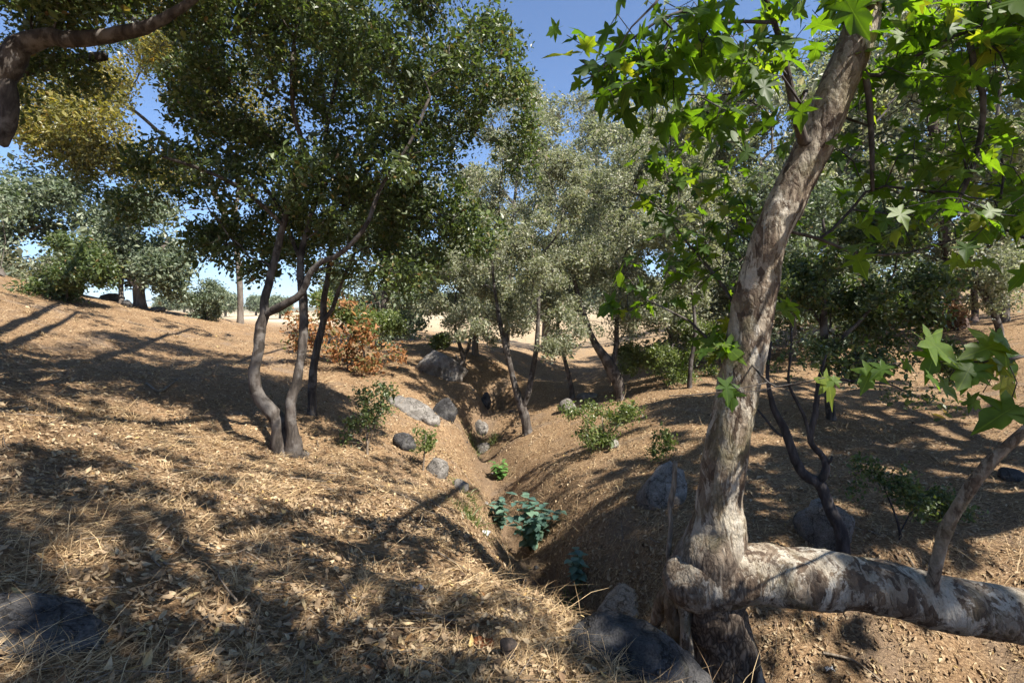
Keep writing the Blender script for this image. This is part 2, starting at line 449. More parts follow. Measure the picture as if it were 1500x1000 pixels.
# ------------------------------------------------------------------ mesh helpers
class Acc:
    def __init__(s):
        s.V, s.Q, s.T, s.A, s.n = [], [], [], [], 0
    def add(s, V, Q=None, T=None, a=None):
        V = np.asarray(V, np.float32)
        if Q is not None and len(Q): s.Q.append(np.asarray(Q, np.int32) + s.n)
        if T is not None and len(T): s.T.append(np.asarray(T, np.int32) + s.n)
        s.V.append(V)
        s.A.append(np.zeros(len(V), np.float32) if a is None else np.asarray(a, np.float32))
        s.n += len(V)
    def mesh(s, name, mat, attr='rnd', smooth=False):
        me = bpy.data.meshes.new(name)
        if not s.V:
            return me
        V = np.concatenate(s.V)
        Q = np.concatenate(s.Q) if s.Q else np.zeros((0, 4), np.int32)
        T = np.concatenate(s.T) if s.T else np.zeros((0, 3), np.int32)
        me.vertices.add(len(V))
        me.vertices.foreach_set("co", V.ravel())
        nl = Q.size + T.size
        me.loops.add(nl)
        me.polygons.add(len(Q) + len(T))
        me.loops.foreach_set("vertex_index", np.r_[Q.ravel(), T.ravel()].astype(np.int32))
        ls = np.r_[np.arange(len(Q)) * 4, Q.size + np.arange(len(T)) * 3].astype(np.int32)
        me.polygons.foreach_set("loop_start", ls)
        at = me.attributes.new(attr, 'FLOAT', 'POINT')
        at.data.foreach_set("value", np.concatenate(s.A))
        me.update(calc_edges=True)
        me.polygons.foreach_set("use_smooth", np.full(len(me.polygons), smooth))
        me.materials.append(mat)
        return me

def link(name, me, parent=None, loc=None, label=None, cat=None, group=None, kind=None):
    o = bpy.data.objects.new(name, me)
    COL.objects.link(o)
    if parent is not None:
        o.parent = parent
    if loc is not None:
        o.location = loc
    if label: o["label"] = label
    if cat: o["category"] = cat
    if group: o["group"] = group
    if kind: o["kind"] = kind
    return o

def catmull(C, step):
    """C (n,k) control rows whose first 3 columns are positions -> resampled rows"""
    C = np.asarray(C, float)
    out = []
    ext = np.vstack([2 * C[0] - C[1], C, 2 * C[-1] - C[-2]])
    for i in range(1, len(ext) - 2):
        p0, p1, p2, p3 = ext[i - 1:i + 3]
        m = max(1, int(round(np.linalg.norm(p2[:3] - p1[:3]) / step)))
        t = (np.arange(m) / m)[:, None]
        out.append(.5 * ((2 * p1) + (-p0 + p2) * t + (2 * p0 - 5 * p1 + 4 * p2 - p3) * t ** 2 + (-p0 + 3 * p1 - 3 * p2 + p3) * t ** 3))
    out.append(C[-1:])
    return np.vstack(out)

def tube(acc, C, R, sides, lump=0.0, cap=True, a=None, lf=3.0, flake=0.0):
    C, R = np.asarray(C, float), np.asarray(R, float)
    n = len(C)
    if n < 2: return
    T = nrm(np.gradient(C, axis=0))
    m = nrm(T.mean(0))
    ref = np.eye(3)[np.argmin(np.abs(m))]
    A = np.zeros((n, 3))
    A[0] = nrm(np.cross(T[0], ref))
    for i in range(1, n):
        v = A[i - 1] - T[i] * np.dot(A[i - 1], T[i])
        A[i] = nrm(v)
    B = np.cross(T, A)
    ang = np.arange(sides) / sides * 2 * math.pi
    D = A[:, None, :] * np.cos(ang)[None, :, None] + B[:, None, :] * np.sin(ang)[None, :, None]
    rr = np.repeat(R[:, None], sides, 1)
    if lump:
        q = (C[:, None, :] + D * R[:, None, None]).reshape(-1, 3)
        rr = rr * (1 + lump * fbm(q * lf, 3).reshape(n, sides))
        if flake:
            f = fbm(q * np.array([1, 1, .6]) * 11 + 3, 4)
            rr = rr + flake * (np.round(f * 2.2) / 2.2 + .35 * fbm(q * 40, 2)).reshape(n, sides)
    V = C[:, None, :] + D * rr[:, :, None]
    i = np.arange(n - 1)[:, None] * sides
    j = np.arange(sides)[None, :]
    k = (j + 1) % sides
    Q = np.stack([i + j, i + k, i + sides + k, i + sides + j], -1).reshape(-1, 4)
    V = V.reshape(-1, 3)
    Tt = None
    if cap:
        V = np.vstack([V, C[-1:] + T[-1:] * R[-1] * .5])
        b = (n - 1) * sides
        Tt = np.stack([b + j[0], b + k[0], np.full(sides, n * sides)], -1)
    av = None
    if a is not None:
        av = np.repeat(np.asarray(a, float), sides)
        if cap: av = np.r_[av, av[-1]]
    acc.add(V, Q, Tt, av)

HEX = np.array([(0, 0), (.30, -.42), (.68, -.40), (1, 0), (.68, .40), (.30, .42)])
def leaves(acc, C, size, rng, kind='kite', width=.55, up=.5, dirs=None, nrmls=None, jit=.35, fold=.12, rnd=None):
    """many small leaves: kite (2 triangles) or hex (2 quads folded on the rib)"""
    n = len(C)
    d = nrm(rng.normal(size=(n, 3)) + (0 if dirs is None else dirs))
    nn = rng.normal(size=(n, 3)) * (1 - up * .5) + np.array([0, 0, up * 2])
    if nrmls is not None: nn = nrmls
    nn = nrm(nn - d * (nn * d).sum(1, keepdims=True))
    w = np.cross(nn, d)
    L = size * np.exp(rng.normal(size=n) * jit)
    r = rng.random(n) if rnd is None else rnd
    if kind == 'kite':
        loc = np.array([(0, 0, 0), (.42, -.5, fold), (1, 0, -.05), (.42, .5, fold)])
    else:
        loc = np.c_[HEX, np.array([0, fold, fold * .9, -.06, fold * .9, fold])]
    V = C[:, None, :] + L[:, None, None] * (d[:, None, :] * (loc[None, :, :1] - .5) + w[:, None, :] * loc[None, :, 1:2] * width * (1.15 if kind != 'kite' else 1) + nn[:, None, :] * loc[None, :, 2:3])
    k = len(loc)
    b = (np.arange(n) * k)[:, None]
    if kind == 'kite':
        T = np.concatenate([b + np.array([0, 1, 2]), b + np.array([0, 2, 3])])
        acc.add(V.reshape(-1, 3), None, T, np.repeat(r, k))
    else:
        Q = np.concatenate([b + np.array([0, 1, 2, 3]), b + np.array([0, 3, 4, 5])])
        acc.add(V.reshape(-1, 3), Q, None, np.repeat(r, k))

# ------------------------------------------------------------------ trees
class Tree:
    """a skeleton of nodes: traced stems, then twigs grown towards points of the crown"""
    def __init__(s, seed):
        s.rng = np.random.default_rng(seed)
        s.pos, s.par, s.rad, s.plen = [], [], [], []
    def node(s, p, parent, r=0.0):
        s.pos.append(np.asarray(p, float)); s.par.append(parent); s.rad.append(r)
        s.plen.append(0.0 if parent < 0 else s.plen[parent] + float(np.linalg.norm(s.pos[-1] - s.pos[parent])))
        return len(s.pos) - 1
    def stem(s, rows, parent=-1, step=.14, wob=.0):
        """rows (u, v, width in px, Y): one traced limb"""
        C = np.array([[*P(u, v, Y), w / FPX * Y / 2] for u, v, w, Y in rows])
        return s.limb(C, parent, step, wob)
    def limb(s, C, parent=-1, step=.14, wob=.0):
        C = np.asarray(C, float)
        if parent >= 0:
            C = np.vstack([[*s.pos[parent], C[0, 3]], C])
        R = catmull(C, step)
        if parent >= 0: R = R[1:]
        ids = []
        for k, row in enumerate(R):
            p = row[:3]
            if wob and 0 < k < len(R) - 1:
                p = p + wob * row[3] * s.rng.normal(size=3)
            parent = s.node(p, parent, max(row[3], .003))
            ids.append(parent)
        return ids
    def near(s, p):
        return int(np.argmin(((np.array(s.pos) - np.asarray(p)) ** 2).sum(1)))
    def grow(s, targets, bf=.35, step=.22, wig=.12, sag=.0, start=0):
        base = np.array(s.pos)
        order = np.argsort([np.min(((base - t) ** 2).sum(1)) for t in targets])
        cap = len(s.pos) + len(targets) * 40 + 10
        arr = np.zeros((cap, 3)); pl = np.zeros(cap)
        n = len(s.pos)
        arr[:n] = base; pl[:n] = s.plen
        for ti in order:
            t = targets[ti]
            d = np.sqrt(((arr[start:n] - t) ** 2).sum(1))
            i = start + int(np.argmin(d + bf * pl[start:n]))
            L = np.linalg.norm(t - arr[i])
            m = max(1, int(min(38, L / step)))
            a = arr[i].copy()
            # leave the parent limb along its own course first, then bend to the goal
            pp = s.par[i]
            out = (a - arr[pp]) if pp >= 0 else np.array([0, 0, 1.])
            out = out / max(np.linalg.norm(out), 1e-6) * L * .28
            c1 = a + out + s.rng.normal(size=3) * wig * L * .5
            c2 = t - (t - a) * .3 + np.array([0, 0, sag * L]) + s.rng.normal(size=3) * wig * L * .6
            par = i
            for k in range(1, m + 1):
                f = k / m
                q = (1 - f) ** 3 * a + 3 * f * (1 - f) ** 2 * c1 + 3 * f * f * (1 - f) * c2 + f ** 3 * t
                if k < m: q = q + s.rng.normal(size=3) * wig * step * .5
                par = s.node(q, par, 0.0)
                arr[n] = q; pl[n] = s.plen[-1]; n += 1
    def radii(s, tip=.0035, p=2.3, rmax=.5):
        n = len(s.pos)
        acc = np.zeros(n)
        kids = np.zeros(n, int)
        R = np.zeros(n)
        par = s.par
        for i in range(n - 1, -1, -1):
            acc[i] = max(acc[i], tip ** p)
            R[i] = acc[i] ** (1 / p)
            if par[i] >= 0:
                acc[par[i]] += acc[i]; kids[par[i]] += 1
        tr = np.array(s.rad)
        for i in range(n):
            if tr[i] > 0: R[i] = tr[i]
            elif par[i] >= 0: R[i] = min(R[i], R[par[i]] * .92)
        s.R, s.kids, s.tr = np.minimum(R, rmax), kids, tr
        s.X = np.array(s.pos)
        return s
    def chains(s, traced):
        n = len(s.pos)
        kids = [[] for _ in range(n)]
        for i in range(n):
            if s.par[i] >= 0: kids[s.par[i]].append(i)
        sel = (s.tr > 0) == traced
        nxt = np.full(n, -1)
        for i in range(n):
            if sel[i]:
                k = [c for c in kids[i] if sel[c]]
                if k: nxt[i] = max(k, key=lambda c: s.R[c])
        conts = set(nxt[nxt >= 0].tolist())
        for i in range(n):
            if sel[i] and i not in conts:
                ch = [i]
                while nxt[ch[-1]] >= 0: ch.append(nxt[ch[-1]])
                pts, rr = s.X[ch], s.R[ch]
                if s.par[i] >= 0:
                    pts = np.vstack([s.X[s.par[i]], pts]); rr = np.r_[min(rr[0], s.R[s.par[i]]), rr]
                yield pts, rr
    def wood(s, traced, lump=.1, minr=0.0, sides=None):
        a = Acc()
        for C, R in s.chains(traced):
            if R.max() < minr: continue
            k = sides or (14 if R.max() > .06 else 8 if R.max() > .02 else 5 if R.max() > .006 else 3)
            tube(a, C, R, k, lump if R.max() > .02 else 0)
        return a
    def spots(s, n, spread, rmax=.012, tipbias=2.0):
        idx = np.where((s.tr == 0) & (s.R < rmax))[0]
        if len(idx) == 0: idx = np.where(s.tr == 0)[0]
        w = np.where(s.kids[idx] == 0, tipbias, 1.0)
        pick = s.rng.choice(idx, n, p=w / w.sum())
        par = np.array(s.par)[pick]
        d = s.X[pick] - s.X[np.maximum(par, 0)]
        return s.X[pick] + s.rng.normal(size=(n, 3)) * spread, nrm(d)

def lobes(rng, specs, clump=.45):
    """specs: (u, v, Y, ru px, rv px, rY m, count, clumps) -> points gathered in uneven clumps"""
    out = []
    for (u, v, Y, ru, rv, ry, n, k) in specs:
        c = P(u, v, Y)
        r = np.array([ru / FPX * Y, ry, rv / FPX * Y])
        q = nrm(rng.normal(size=(k, 3))) * (rng.random((k, 1)) ** (1 / 2.2))
        sz = clump * (.6 + .8 * rng.random(k)) / max(1, k ** (1 / 3)) * 1.6
        w = sz ** 2 / (sz ** 2).sum()
        ci = rng.choice(k, n, p=w)
        g = nrm(rng.normal(size=(n, 3))) * rng.random((n, 1)) ** (1 / 2.6)
        out.append(c + (q[ci] + g * sz[ci, None]) * r)
    return np.vstack(out)

def finish_tree(t, name, label, cat, base, bark, leafm, n, size, spread, kind='kite', width=.55, up=.4, lump=.1, group=None,
                tip=.0035, minr=0, dirw=.8, trunk_name='trunk', p=2.3, rmax=.012):
    t.radii(tip=tip, p=p)
    root = link(name, None, loc=tuple(base), label=label, cat=cat, group=group)
    off = np.asarray(base, float)
    def put(nm, acc, mat, smooth, knd=None):
        if not acc.V: return None
        for a in acc.V: a -= off.astype(np.float32)
        return link(nm, acc.mesh(nm, mat, smooth=smooth), root, kind=knd)
    put(trunk_name, t.wood(True, lump), bark, True)
    put('branches', t.wood(False, .05, minr), bark, True, 'stuff')
    C, d = t.spots(n, spread, rmax)
    a = Acc()
    leaves(a, C, size, t.rng, kind, width, up, dirs=d * dirw)
    put('crown', a, leafm, False, 'stuff')
    return root

# ================================================================== GROUND
def build_ground():
    n = 340
    tx = np.linspace(-1, 1, n)
    ax = 3.6; bx = math.asinh(3200 / ax)
    X = ax * np.sinh(bx * tx)
    ty = np.linspace(-.62, 1, n)
    Y = 4.2 * np.sinh(math.asinh(3200 / 4.2) * ty) + 3.0
    gx, gy = np.meshgrid(X, Y)
    g = ground_z(gx.ravel(), gy.ravel())
    V = np.c_[gx.ravel(), gy.ravel(), g]
    i = np.arange(n - 1)
    a = (i[:, None] * n + i[None, :]).ravel()
    Q = np.c_[a, a + 1, a + n + 1, a + n]
    ch = np.exp(-(channel(V[:, 0], V[:, 1]) / .45) ** 2) * .6 * (V[:, 2] < .5) * (1 - .7 * sstep(.8, 1.6, V[:, 0]))
    ac = Acc(); ac.add(V, Q, None, ch)
    return link('ground', ac.mesh('ground', M['ground'], smooth=True), kind='structure', label='dry gully ground covered with straw and fallen leaves')
GROUND = build_ground()

def ground_normal(x, y, e=.06):
    zx = (ground_z(x + e, y) - ground_z(x - e, y)) / (2 * e)
    zy = (ground_z(x, y + e) - ground_z(x, y - e)) / (2 * e)
    return nrm(np.c_[-zx, -zy, np.ones_like(zx)])

# ------------------------------------------------------------------ leaf litter, straw
LEAF_VARIANTS = []
def curled_leaf(seed, L=1.0, W=.42):
    r = np.random.default_rng(seed)
    n = 4
    t = np.array([0, .3, .68, 1.0])
    prof = np.array([.06, .95, .86, .05]) * W * .5
    curl = r.uniform(-.2, .75); cup = r.uniform(.05, .5)
    rows = []
    for k in range(n):
        x = (t[k] - .5) * L
        z = curl * (t[k] - .5) ** 2 * 2 * L
        j = r.normal() * .025
        rows += [(x, -prof[k] + j, z + cup * prof[k] * 2 * r.uniform(.5, 1.2)), (x, j * .5, z), (x, prof[k] + j, z + cup * prof[k] * 2 * r.uniform(.5, 1.2))]
    V = np.array(rows)
    Q = []
    for k in range(n - 1):
        for s in (0, 1):
            a = k * 3 + s
            Q.append((a, a + 3, a + 4, a + 1))
    return V, np.array(Q)

def frames(nn, rng, tilt):
    n = len(nn)
    nn = nrm(nn + rng.normal(size=(n, 3)) * tilt)
    d = rng.normal(size=(n, 3))
    d = nrm(d - nn * (d * nn).sum(1, keepdims=True))
    return nn, d, np.cross(nn, d)

def scatter(n, r0, r1, rng, a0=-1.02, a1=1.02):
    r = r0 * (r1 / r0) ** rng.random(n)
    a = rng.uniform(a0, a1, n)
    return r * np.sin(a), r * np.cos(a)

def litter():
    rng = np.random.default_rng(5)
    variants = [curled_leaf(k, 1.0, w) for k, w in enumerate((.38, .46, .42, .5, .34, .55))]
    ac = Acc()
    # near leaves, curled, each 8 faces
    n = 25000
    x, y = scatter(n, 1.5, 5.5, rng)
    nn = ground_normal(x, y)
    z = ground_z(x, y) + np.abs(rng.normal(size=n)) * .018 + .006
    nn, d, w = frames(nn, rng, .42)
    L = np.minimum(.037 * np.exp(rng.normal(size=n) * .42), .066)
    rv = np.clip(rng.beta(2.2, 1.9, n), 0, 1)
    # thin out where grass straw dominates
    keep = ((fbm(np.c_[x, y, 0 * x] * 1.1 + 31) > -.15) | (rng.random(n) < .35)) & ((rng.random(n) > .6 * np.exp(-(channel(x, y) / .25) ** 2)) | (x > 1.2))
    vis = np.where(keep & (y > 1.9) & (np.abs(x / y) < .98))[0]
    big = vis[np.argsort(-(L[vis] / np.hypot(x[vis], y[vis])))][:1200]
    big = rng.permutation(big)[:300]
    isbig = np.zeros(n, bool); isbig[big] = True
    vi = rng.integers(0, len(variants), n)
    O = np.c_[x, y, z]
    for k, (V, Q) in enumerate(variants):
        s = np.where((vi == k) & keep & ~isbig)[0]
        W = O[s, None] + L[s, None, None] * (d[s, None] * V[None, :, :1] + w[s, None] * V[None, :, 1:2] + nn[s, None] * V[None, :, 2:3])
        b = (np.arange(len(s)) * len(V))[:, None, None]
        ac.add(W.reshape(-1, 3), (Q[None] + b).reshape(-1, 4), None, np.repeat(rv[s], len(V)))
    # middle and far litter, plain folded leaves
    n2 = 90000
    x2, y2 = scatter(n2, 4.5, 26, rng)
    k_ = (rng.random(n2) > .6 * np.exp(-(channel(x2, y2) / .25) ** 2)) | (x2 > 1.2)
    x2, y2 = x2[k_], y2[k_]; n2 = len(x2)
    z2 = ground_z(x2, y2) + np.abs(rng.normal(size=n2)) * .015 + .004
    k2, d2, _ = frames(ground_normal(x2, y2), rng, .4)
    leaves(ac, np.c_[x2, y2, z2], .037, rng, 'kite', .5, 0, dirs=d2 * 6, nrmls=k2, rnd=rng.beta(2.2, 1.9, n2))
    link('leaf_litter', ac.mesh('leaf_litter', M['litter']), GROUND, kind='stuff')
    ms = []
    for V, Q in variants:
        a = Acc(); a.add(V, Q)
        ms.append(a.mesh('leaf', M['litter_one']))
    from mathutils import Matrix
    for i in big:
        o = link('leaf', ms[vi[i]], GROUND)
        m = np.eye(4)
        m[:3, 0], m[:3, 1], m[:3, 2], m[:3, 3] = d[i] * L[i] * 1.1, w[i] * L[i] * 1.1, nn[i] * L[i] * 1.1, O[i] + nn[i] * .012
        o.matrix_world = Matrix(m.tolist())
    # straw: thin dry stalks lying and leaning
    st = Acc()
    n3 = 125000
    x3, y3 = scatter(n3, 1.6, 24, rng)
    dens = fbm(np.c_[x3, y3, 0 * x3] * .7 + 11)
    keep = (dens > 0.) | (rng.random(n3) < .3)
    x3, y3 = x3[keep], y3[keep]
    n3 = len(x3)
    z3 = ground_z(x3, y3) + .008
    k3, d3, w3 = frames(ground_normal(x3, y3), rng, .12)
    rise = np.abs(rng.normal(size=n3)) * .22
    L3 = .13 * np.exp(rng.normal(size=n3) * .5)
    hw = .0008 * (1 + .13 * np.hypot(x3, y3))
    base = np.c_[x3, y3, z3]
    mid = base + L3[:, None] * .5 * (d3 + k3 * rise[:, None] * 1.2) + w3 * L3[:, None] * rng.normal(size=(n3, 1)) * .08
    tipp = base + L3[:, None] * (d3 + k3 * rise[:, None]) + w3 * L3[:, None] * rng.normal(size=(n3, 1)) * .15
    sd = nrm(w3 + k3 * .5) * hw[:, None]
    V = np.stack([base - sd, base + sd, mid - sd, mid + sd, tipp], 1)
    b = (np.arange(n3) * 5)[:, None]
    st.add(V.reshape(-1, 3), b + np.array([0, 1, 3, 2]), b + np.array([2, 3, 4]), np.repeat(rng.random(n3), 5))
    link('straw', st.mesh('straw', M['straw']), GROUND, kind='stuff')
litter()

def tufts():
    """dry grass tufts standing in the litter, one mass"""
    rng = np.random.default_rng(15)
    st = Acc()
    cx, cy = scatter(420, 2.2, 16, rng)
    spots = [hit(330, 715), hit(300, 700), hit(640, 800), hit(700, 985), hit(90, 800), hit(560, 870), hit(900, 985), hit(980, 1000), hit(760, 960)]
    cx = np.r_[cx, [s[0] for s in spots for _ in range(5)] + rng.normal(size=5 * len(spots)) * .08]
    cy = np.r_[cy, [s[1] for s in spots for _ in range(5)] + rng.normal(size=5 * len(spots)) * .08]
    nb = 34
    x = np.repeat(cx, nb) + rng.normal(size=len(cx) * nb) * .035
    y = np.repeat(cy, nb) + rng.normal(size=len(cx) * nb) * .035
    n = len(x)
    z = ground_z(x, y)
    d = nrm(rng.normal(size=(n, 3)) * np.array([1, 1, .1]) + np.array([0, 0, .55]))
    L = np.repeat(np.exp(rng.normal(size=len(cx)) * .35), nb) * .10 * np.exp(rng.normal(size=n) * .35)
    base = np.c_[x, y, z]
    mid = base + d * L[:, None] * .55
    tip = base + d * L[:, None] + np.c_[d[:, :2] * L[:, None] * .3, -L * .18]
    s = nrm(np.cross(d, np.array([0, 0, 1.]))) * (.0011 * (1 + .12 * np.hypot(x, y)))[:, None]
    V = np.stack([base - s, base + s, mid - s, mid + s, tip], 1)
    b = (np.arange(n) * 5)[:, None]
    st.add(V.reshape(-1, 3), b + np.array([0, 1, 3, 2]), b + np.array([2, 3, 4]), np.repeat(rng.random(n), 5))
    link('dry_grass', st.mesh('dry_grass', M['straw']), GROUND, kind='stuff')
tufts()

def twiglets():
    """broken twigs strewn over the litter, one mass"""
    rng = np.random.default_rng(25)
    ac = Acc()
    x, y = scatter(1500, 1.9, 17, rng)
    for k in range(len(x)):
        a = rng.uniform(0, 6.28); L = .16 * math.exp(rng.normal() * .6)
        q = np.linspace(0, 1, 4)
        px = x[k] + math.cos(a) * L * q + rng.normal(size=4) * L * .05
        py = y[k] + math.sin(a) * L * q + rng.normal(size=4) * L * .05
        pz = ground_z(px, py) + .012 + abs(rng.normal()) * .02 + q * L * .1 * rng.random()
        r0 = .0028 * math.exp(rng.normal() * .5)
        tube(ac, np.c_[px, py, pz], np.linspace(r0, r0 * .5, 4), 4)
    link('twiglets', ac.mesh('twiglets', M['dead_wood'], smooth=True), GROUND, kind='stuff')
twiglets()

# ------------------------------------------------------------------ rocks
def ico(sub):
    import bmesh
    bm = bmesh.new()
    bmesh.ops.create_icosphere(bm, subdivisions=sub, radius=1)
    V = np.array([v.co[:] for v in bm.verts])
    T = np.array([[v.index for v in f.verts] for f in bm.faces])
    bm.free()
    return V, T
ICO = {3: ico(3), 4: ico(4), 5: ico(5)}

def rock(name, center, radii, mat, label, seed, rot=(0, 0, 0), sub=4, cuts=12, rough=.24, cat='rock', group=None):
    V, T = ICO[sub]
    V = V.copy()
    r = np.random.default_rng(seed)
    V *= (1 + rough * fbm(V * 1.3 + seed * 3.7, 4) + rough * .3 * fbm(V * 5 + seed, 3))[:, None]
    for _ in range(cuts):
        nvec = nrm(r.normal(size=3)); dd = r.uniform(.62, .9)
        h = V @ nvec - dd
        V -= np.maximum(h, 0)[:, None] * nvec * .82
    V += nrm(V) * (.035 * fbm(V * 7 + seed, 4))[:, None]
    V *= np.asarray(radii)
    from mathutils import Euler
    R = np.array(Euler(rot).to_matrix())
    V = V @ R.T
    a = Acc(); a.add(V, None, T)
    return link(name, a.mesh(name, mat, smooth=True), loc=tuple(center), label=label, cat=cat, group=group)

def rock_at(u, v, wpx, hpx, mat, label, seed, deep=.8, rot=0., sink=.35, tilt=0., name='boulder', sub=4, cat='rock', cuts=9):
    """a rock whose visible foot is at (u, v)"""
    b = hit(u, v)
    Y = b[1]
    rx = wpx / FPX * Y / 2
    hz = hpx / FPX * Y
    rz = hz / (2 - 2 * sink) * 1.05
    ry = rx * deep
    c = (b[0], b[1] + ry * .7, b[2] + hz - rz)
    return rock(name, c, (rx, ry, rz), mat, label, seed, (0, tilt, rot), sub, cuts, cat=cat)

_b = hit(30, 990)
rock('boulder', _b + np.array([-.10, .02, -.02]), (.36, .24, .13), M['rock_dark'], 'flat dark slab of rock at the lower left with a bent twig on it', 3, (.1, .12, .2), 5, 5, .14)
rock('boulder', P(932, 985, 2.72) + np.array([.02, .05, -.10]), (.47, .30, .30), M['rock_dark'], 'long rounded dark boulder beside the sycamore root', 8, (.05, .30, -.35), 5, 6, .10)
rock_at(977, 742, 84, 58, M['rock_light'], 'pale rounded boulder left of the sycamore trunk', 11, .75, .2)
rock_at(1226, 806, 90, 62, M['rock_grey'], 'grey boulder behind the log at the foot of the dark forked stem', 12, .8)
rock_at(642, 553, 74, 40, M['rock_light'], 'large pale boulder at the foot of the small dark oak', 13, .7, .1)
rock_at(600, 604, 96, 16, M['rock_grey'], 'low pale rock outcrop on the left bank', 14, .5, -.5, .5, .32)
rock_at(652, 614, 36, 30, M['rock_dark'], 'dark wedge of rock between the pale outcrop and the gully', 15, .7, .3, .3, .4)
rock_at(628, 622, 34, 14, M['rock_light'], 'small pale stone just below the pale outcrop', 16, .7, sub=3)
rock_at(592, 660, 40, 24, M['rock_dark'], 'low dark rock behind the sapling on the left bank', 17, .8, sub=3)
rock_at(641, 700, 34, 28, M['rock_grey'], 'rounded grey rock low on the left bank', 18, .9, sub=3)
rock_at(672, 718, 30, 14, M['rock_grey'], 'small grey stone at the edge of the gully floor', 19, .7, sub=3)
rock_at(710, 664, 28, 13, M['rock_grey'], 'flat bluish stone in the gully between green tufts', 20, .8, sub=3)
rock_at(702, 640, 24, 22, M['rock_grey'], 'upright grey stone above the flat stone in the gully', 21, .7, sub=3)
rock_at(712, 594, 15, 18, M['rock_dark'], 'small dark stone uphill of the forked oak', 22, .7, sub=3)
rock_at(832, 604, 26, 22, M['rock_grey'], 'grey stone at the bend of the gully beside the green shrub', 23, .8, sub=3)
rock_at(862, 586, 34, 12, M['rock_grey'], 'flat grey rock in the gully bend below the leaning oak', 24, .8, sub=3)
rock_at(898, 656, 26, 11, M['rock_light'], 'small pale stone at the foot of the green shrub', 25, .8, sub=3)
rock_at(160, 440, 40, 11, M['rock_grey'], 'long low rock on the left ridge under the oaks', 26, .6, sub=3)
rock_at(182, 448, 18, 10, M['rock_dark'], 'dark round stone next to the long rock on the ridge', 27, .8, sub=3)
rock_at(226, 455, 24, 7, M['rock_grey'], 'small flat rock on the ridge right of the thick oak trunk', 28, .8, sub=3)
rock_at(1338, 474, 50, 22, M['rock_light'], 'pale rock on the right bank left of the dark pine trunk', 29, .8, sub=3)
rock_at(1285, 480, 36, 12, M['rock_light'], 'low pale rock behind the thin oak trunk on the right bank', 30, .8, sub=3)
rock_at(1196, 535, 14, 12, M['rock_light'], 'small pale stone seen beside the thin oak trunk', 31, .8, sub=3)
rock_at(1492, 706, 34, 18, M['rock_dark'], 'dark stone at the right edge above the log', 32, .8, sub=3)
rock_at(574, 492, 16, 10, M['rock_light'], 'far pale stone at the top of the left bank', 33, .8, sub=3)
rock_at(925, 908, 110, 22, M['soil'], 'bare eroded soil lump beside the pale roots', 35, .8, .3, .45, 0, 'soil_bank', 4, 'soil bank', 4)

_r = np.random.default_rng(77)
_mesh = None
for _k in range(26):
    _s = _r.integers(0, len(_CH) - 3); _t = _r.random()
    _p = _CH[_s] * (1 - _t) + _CH[_s + 1] * _t + _r.normal(size=2) * .22
    _q = .045 * math.exp(_r.normal() * .5)
    rock('stone', (_p[0], _p[1], gz(*_p) + _q * .15), (_q * _r.uniform(.9, 1.6), _q, _q * .7), M['rock_grey' if _r.random() < .6 else 'rock_dark'], 'small loose stone on the gully floor', 100 + _k, (0, 0, _r.uniform(0, 6)), 3, 9, .2, group='loose stones on the gully floor')
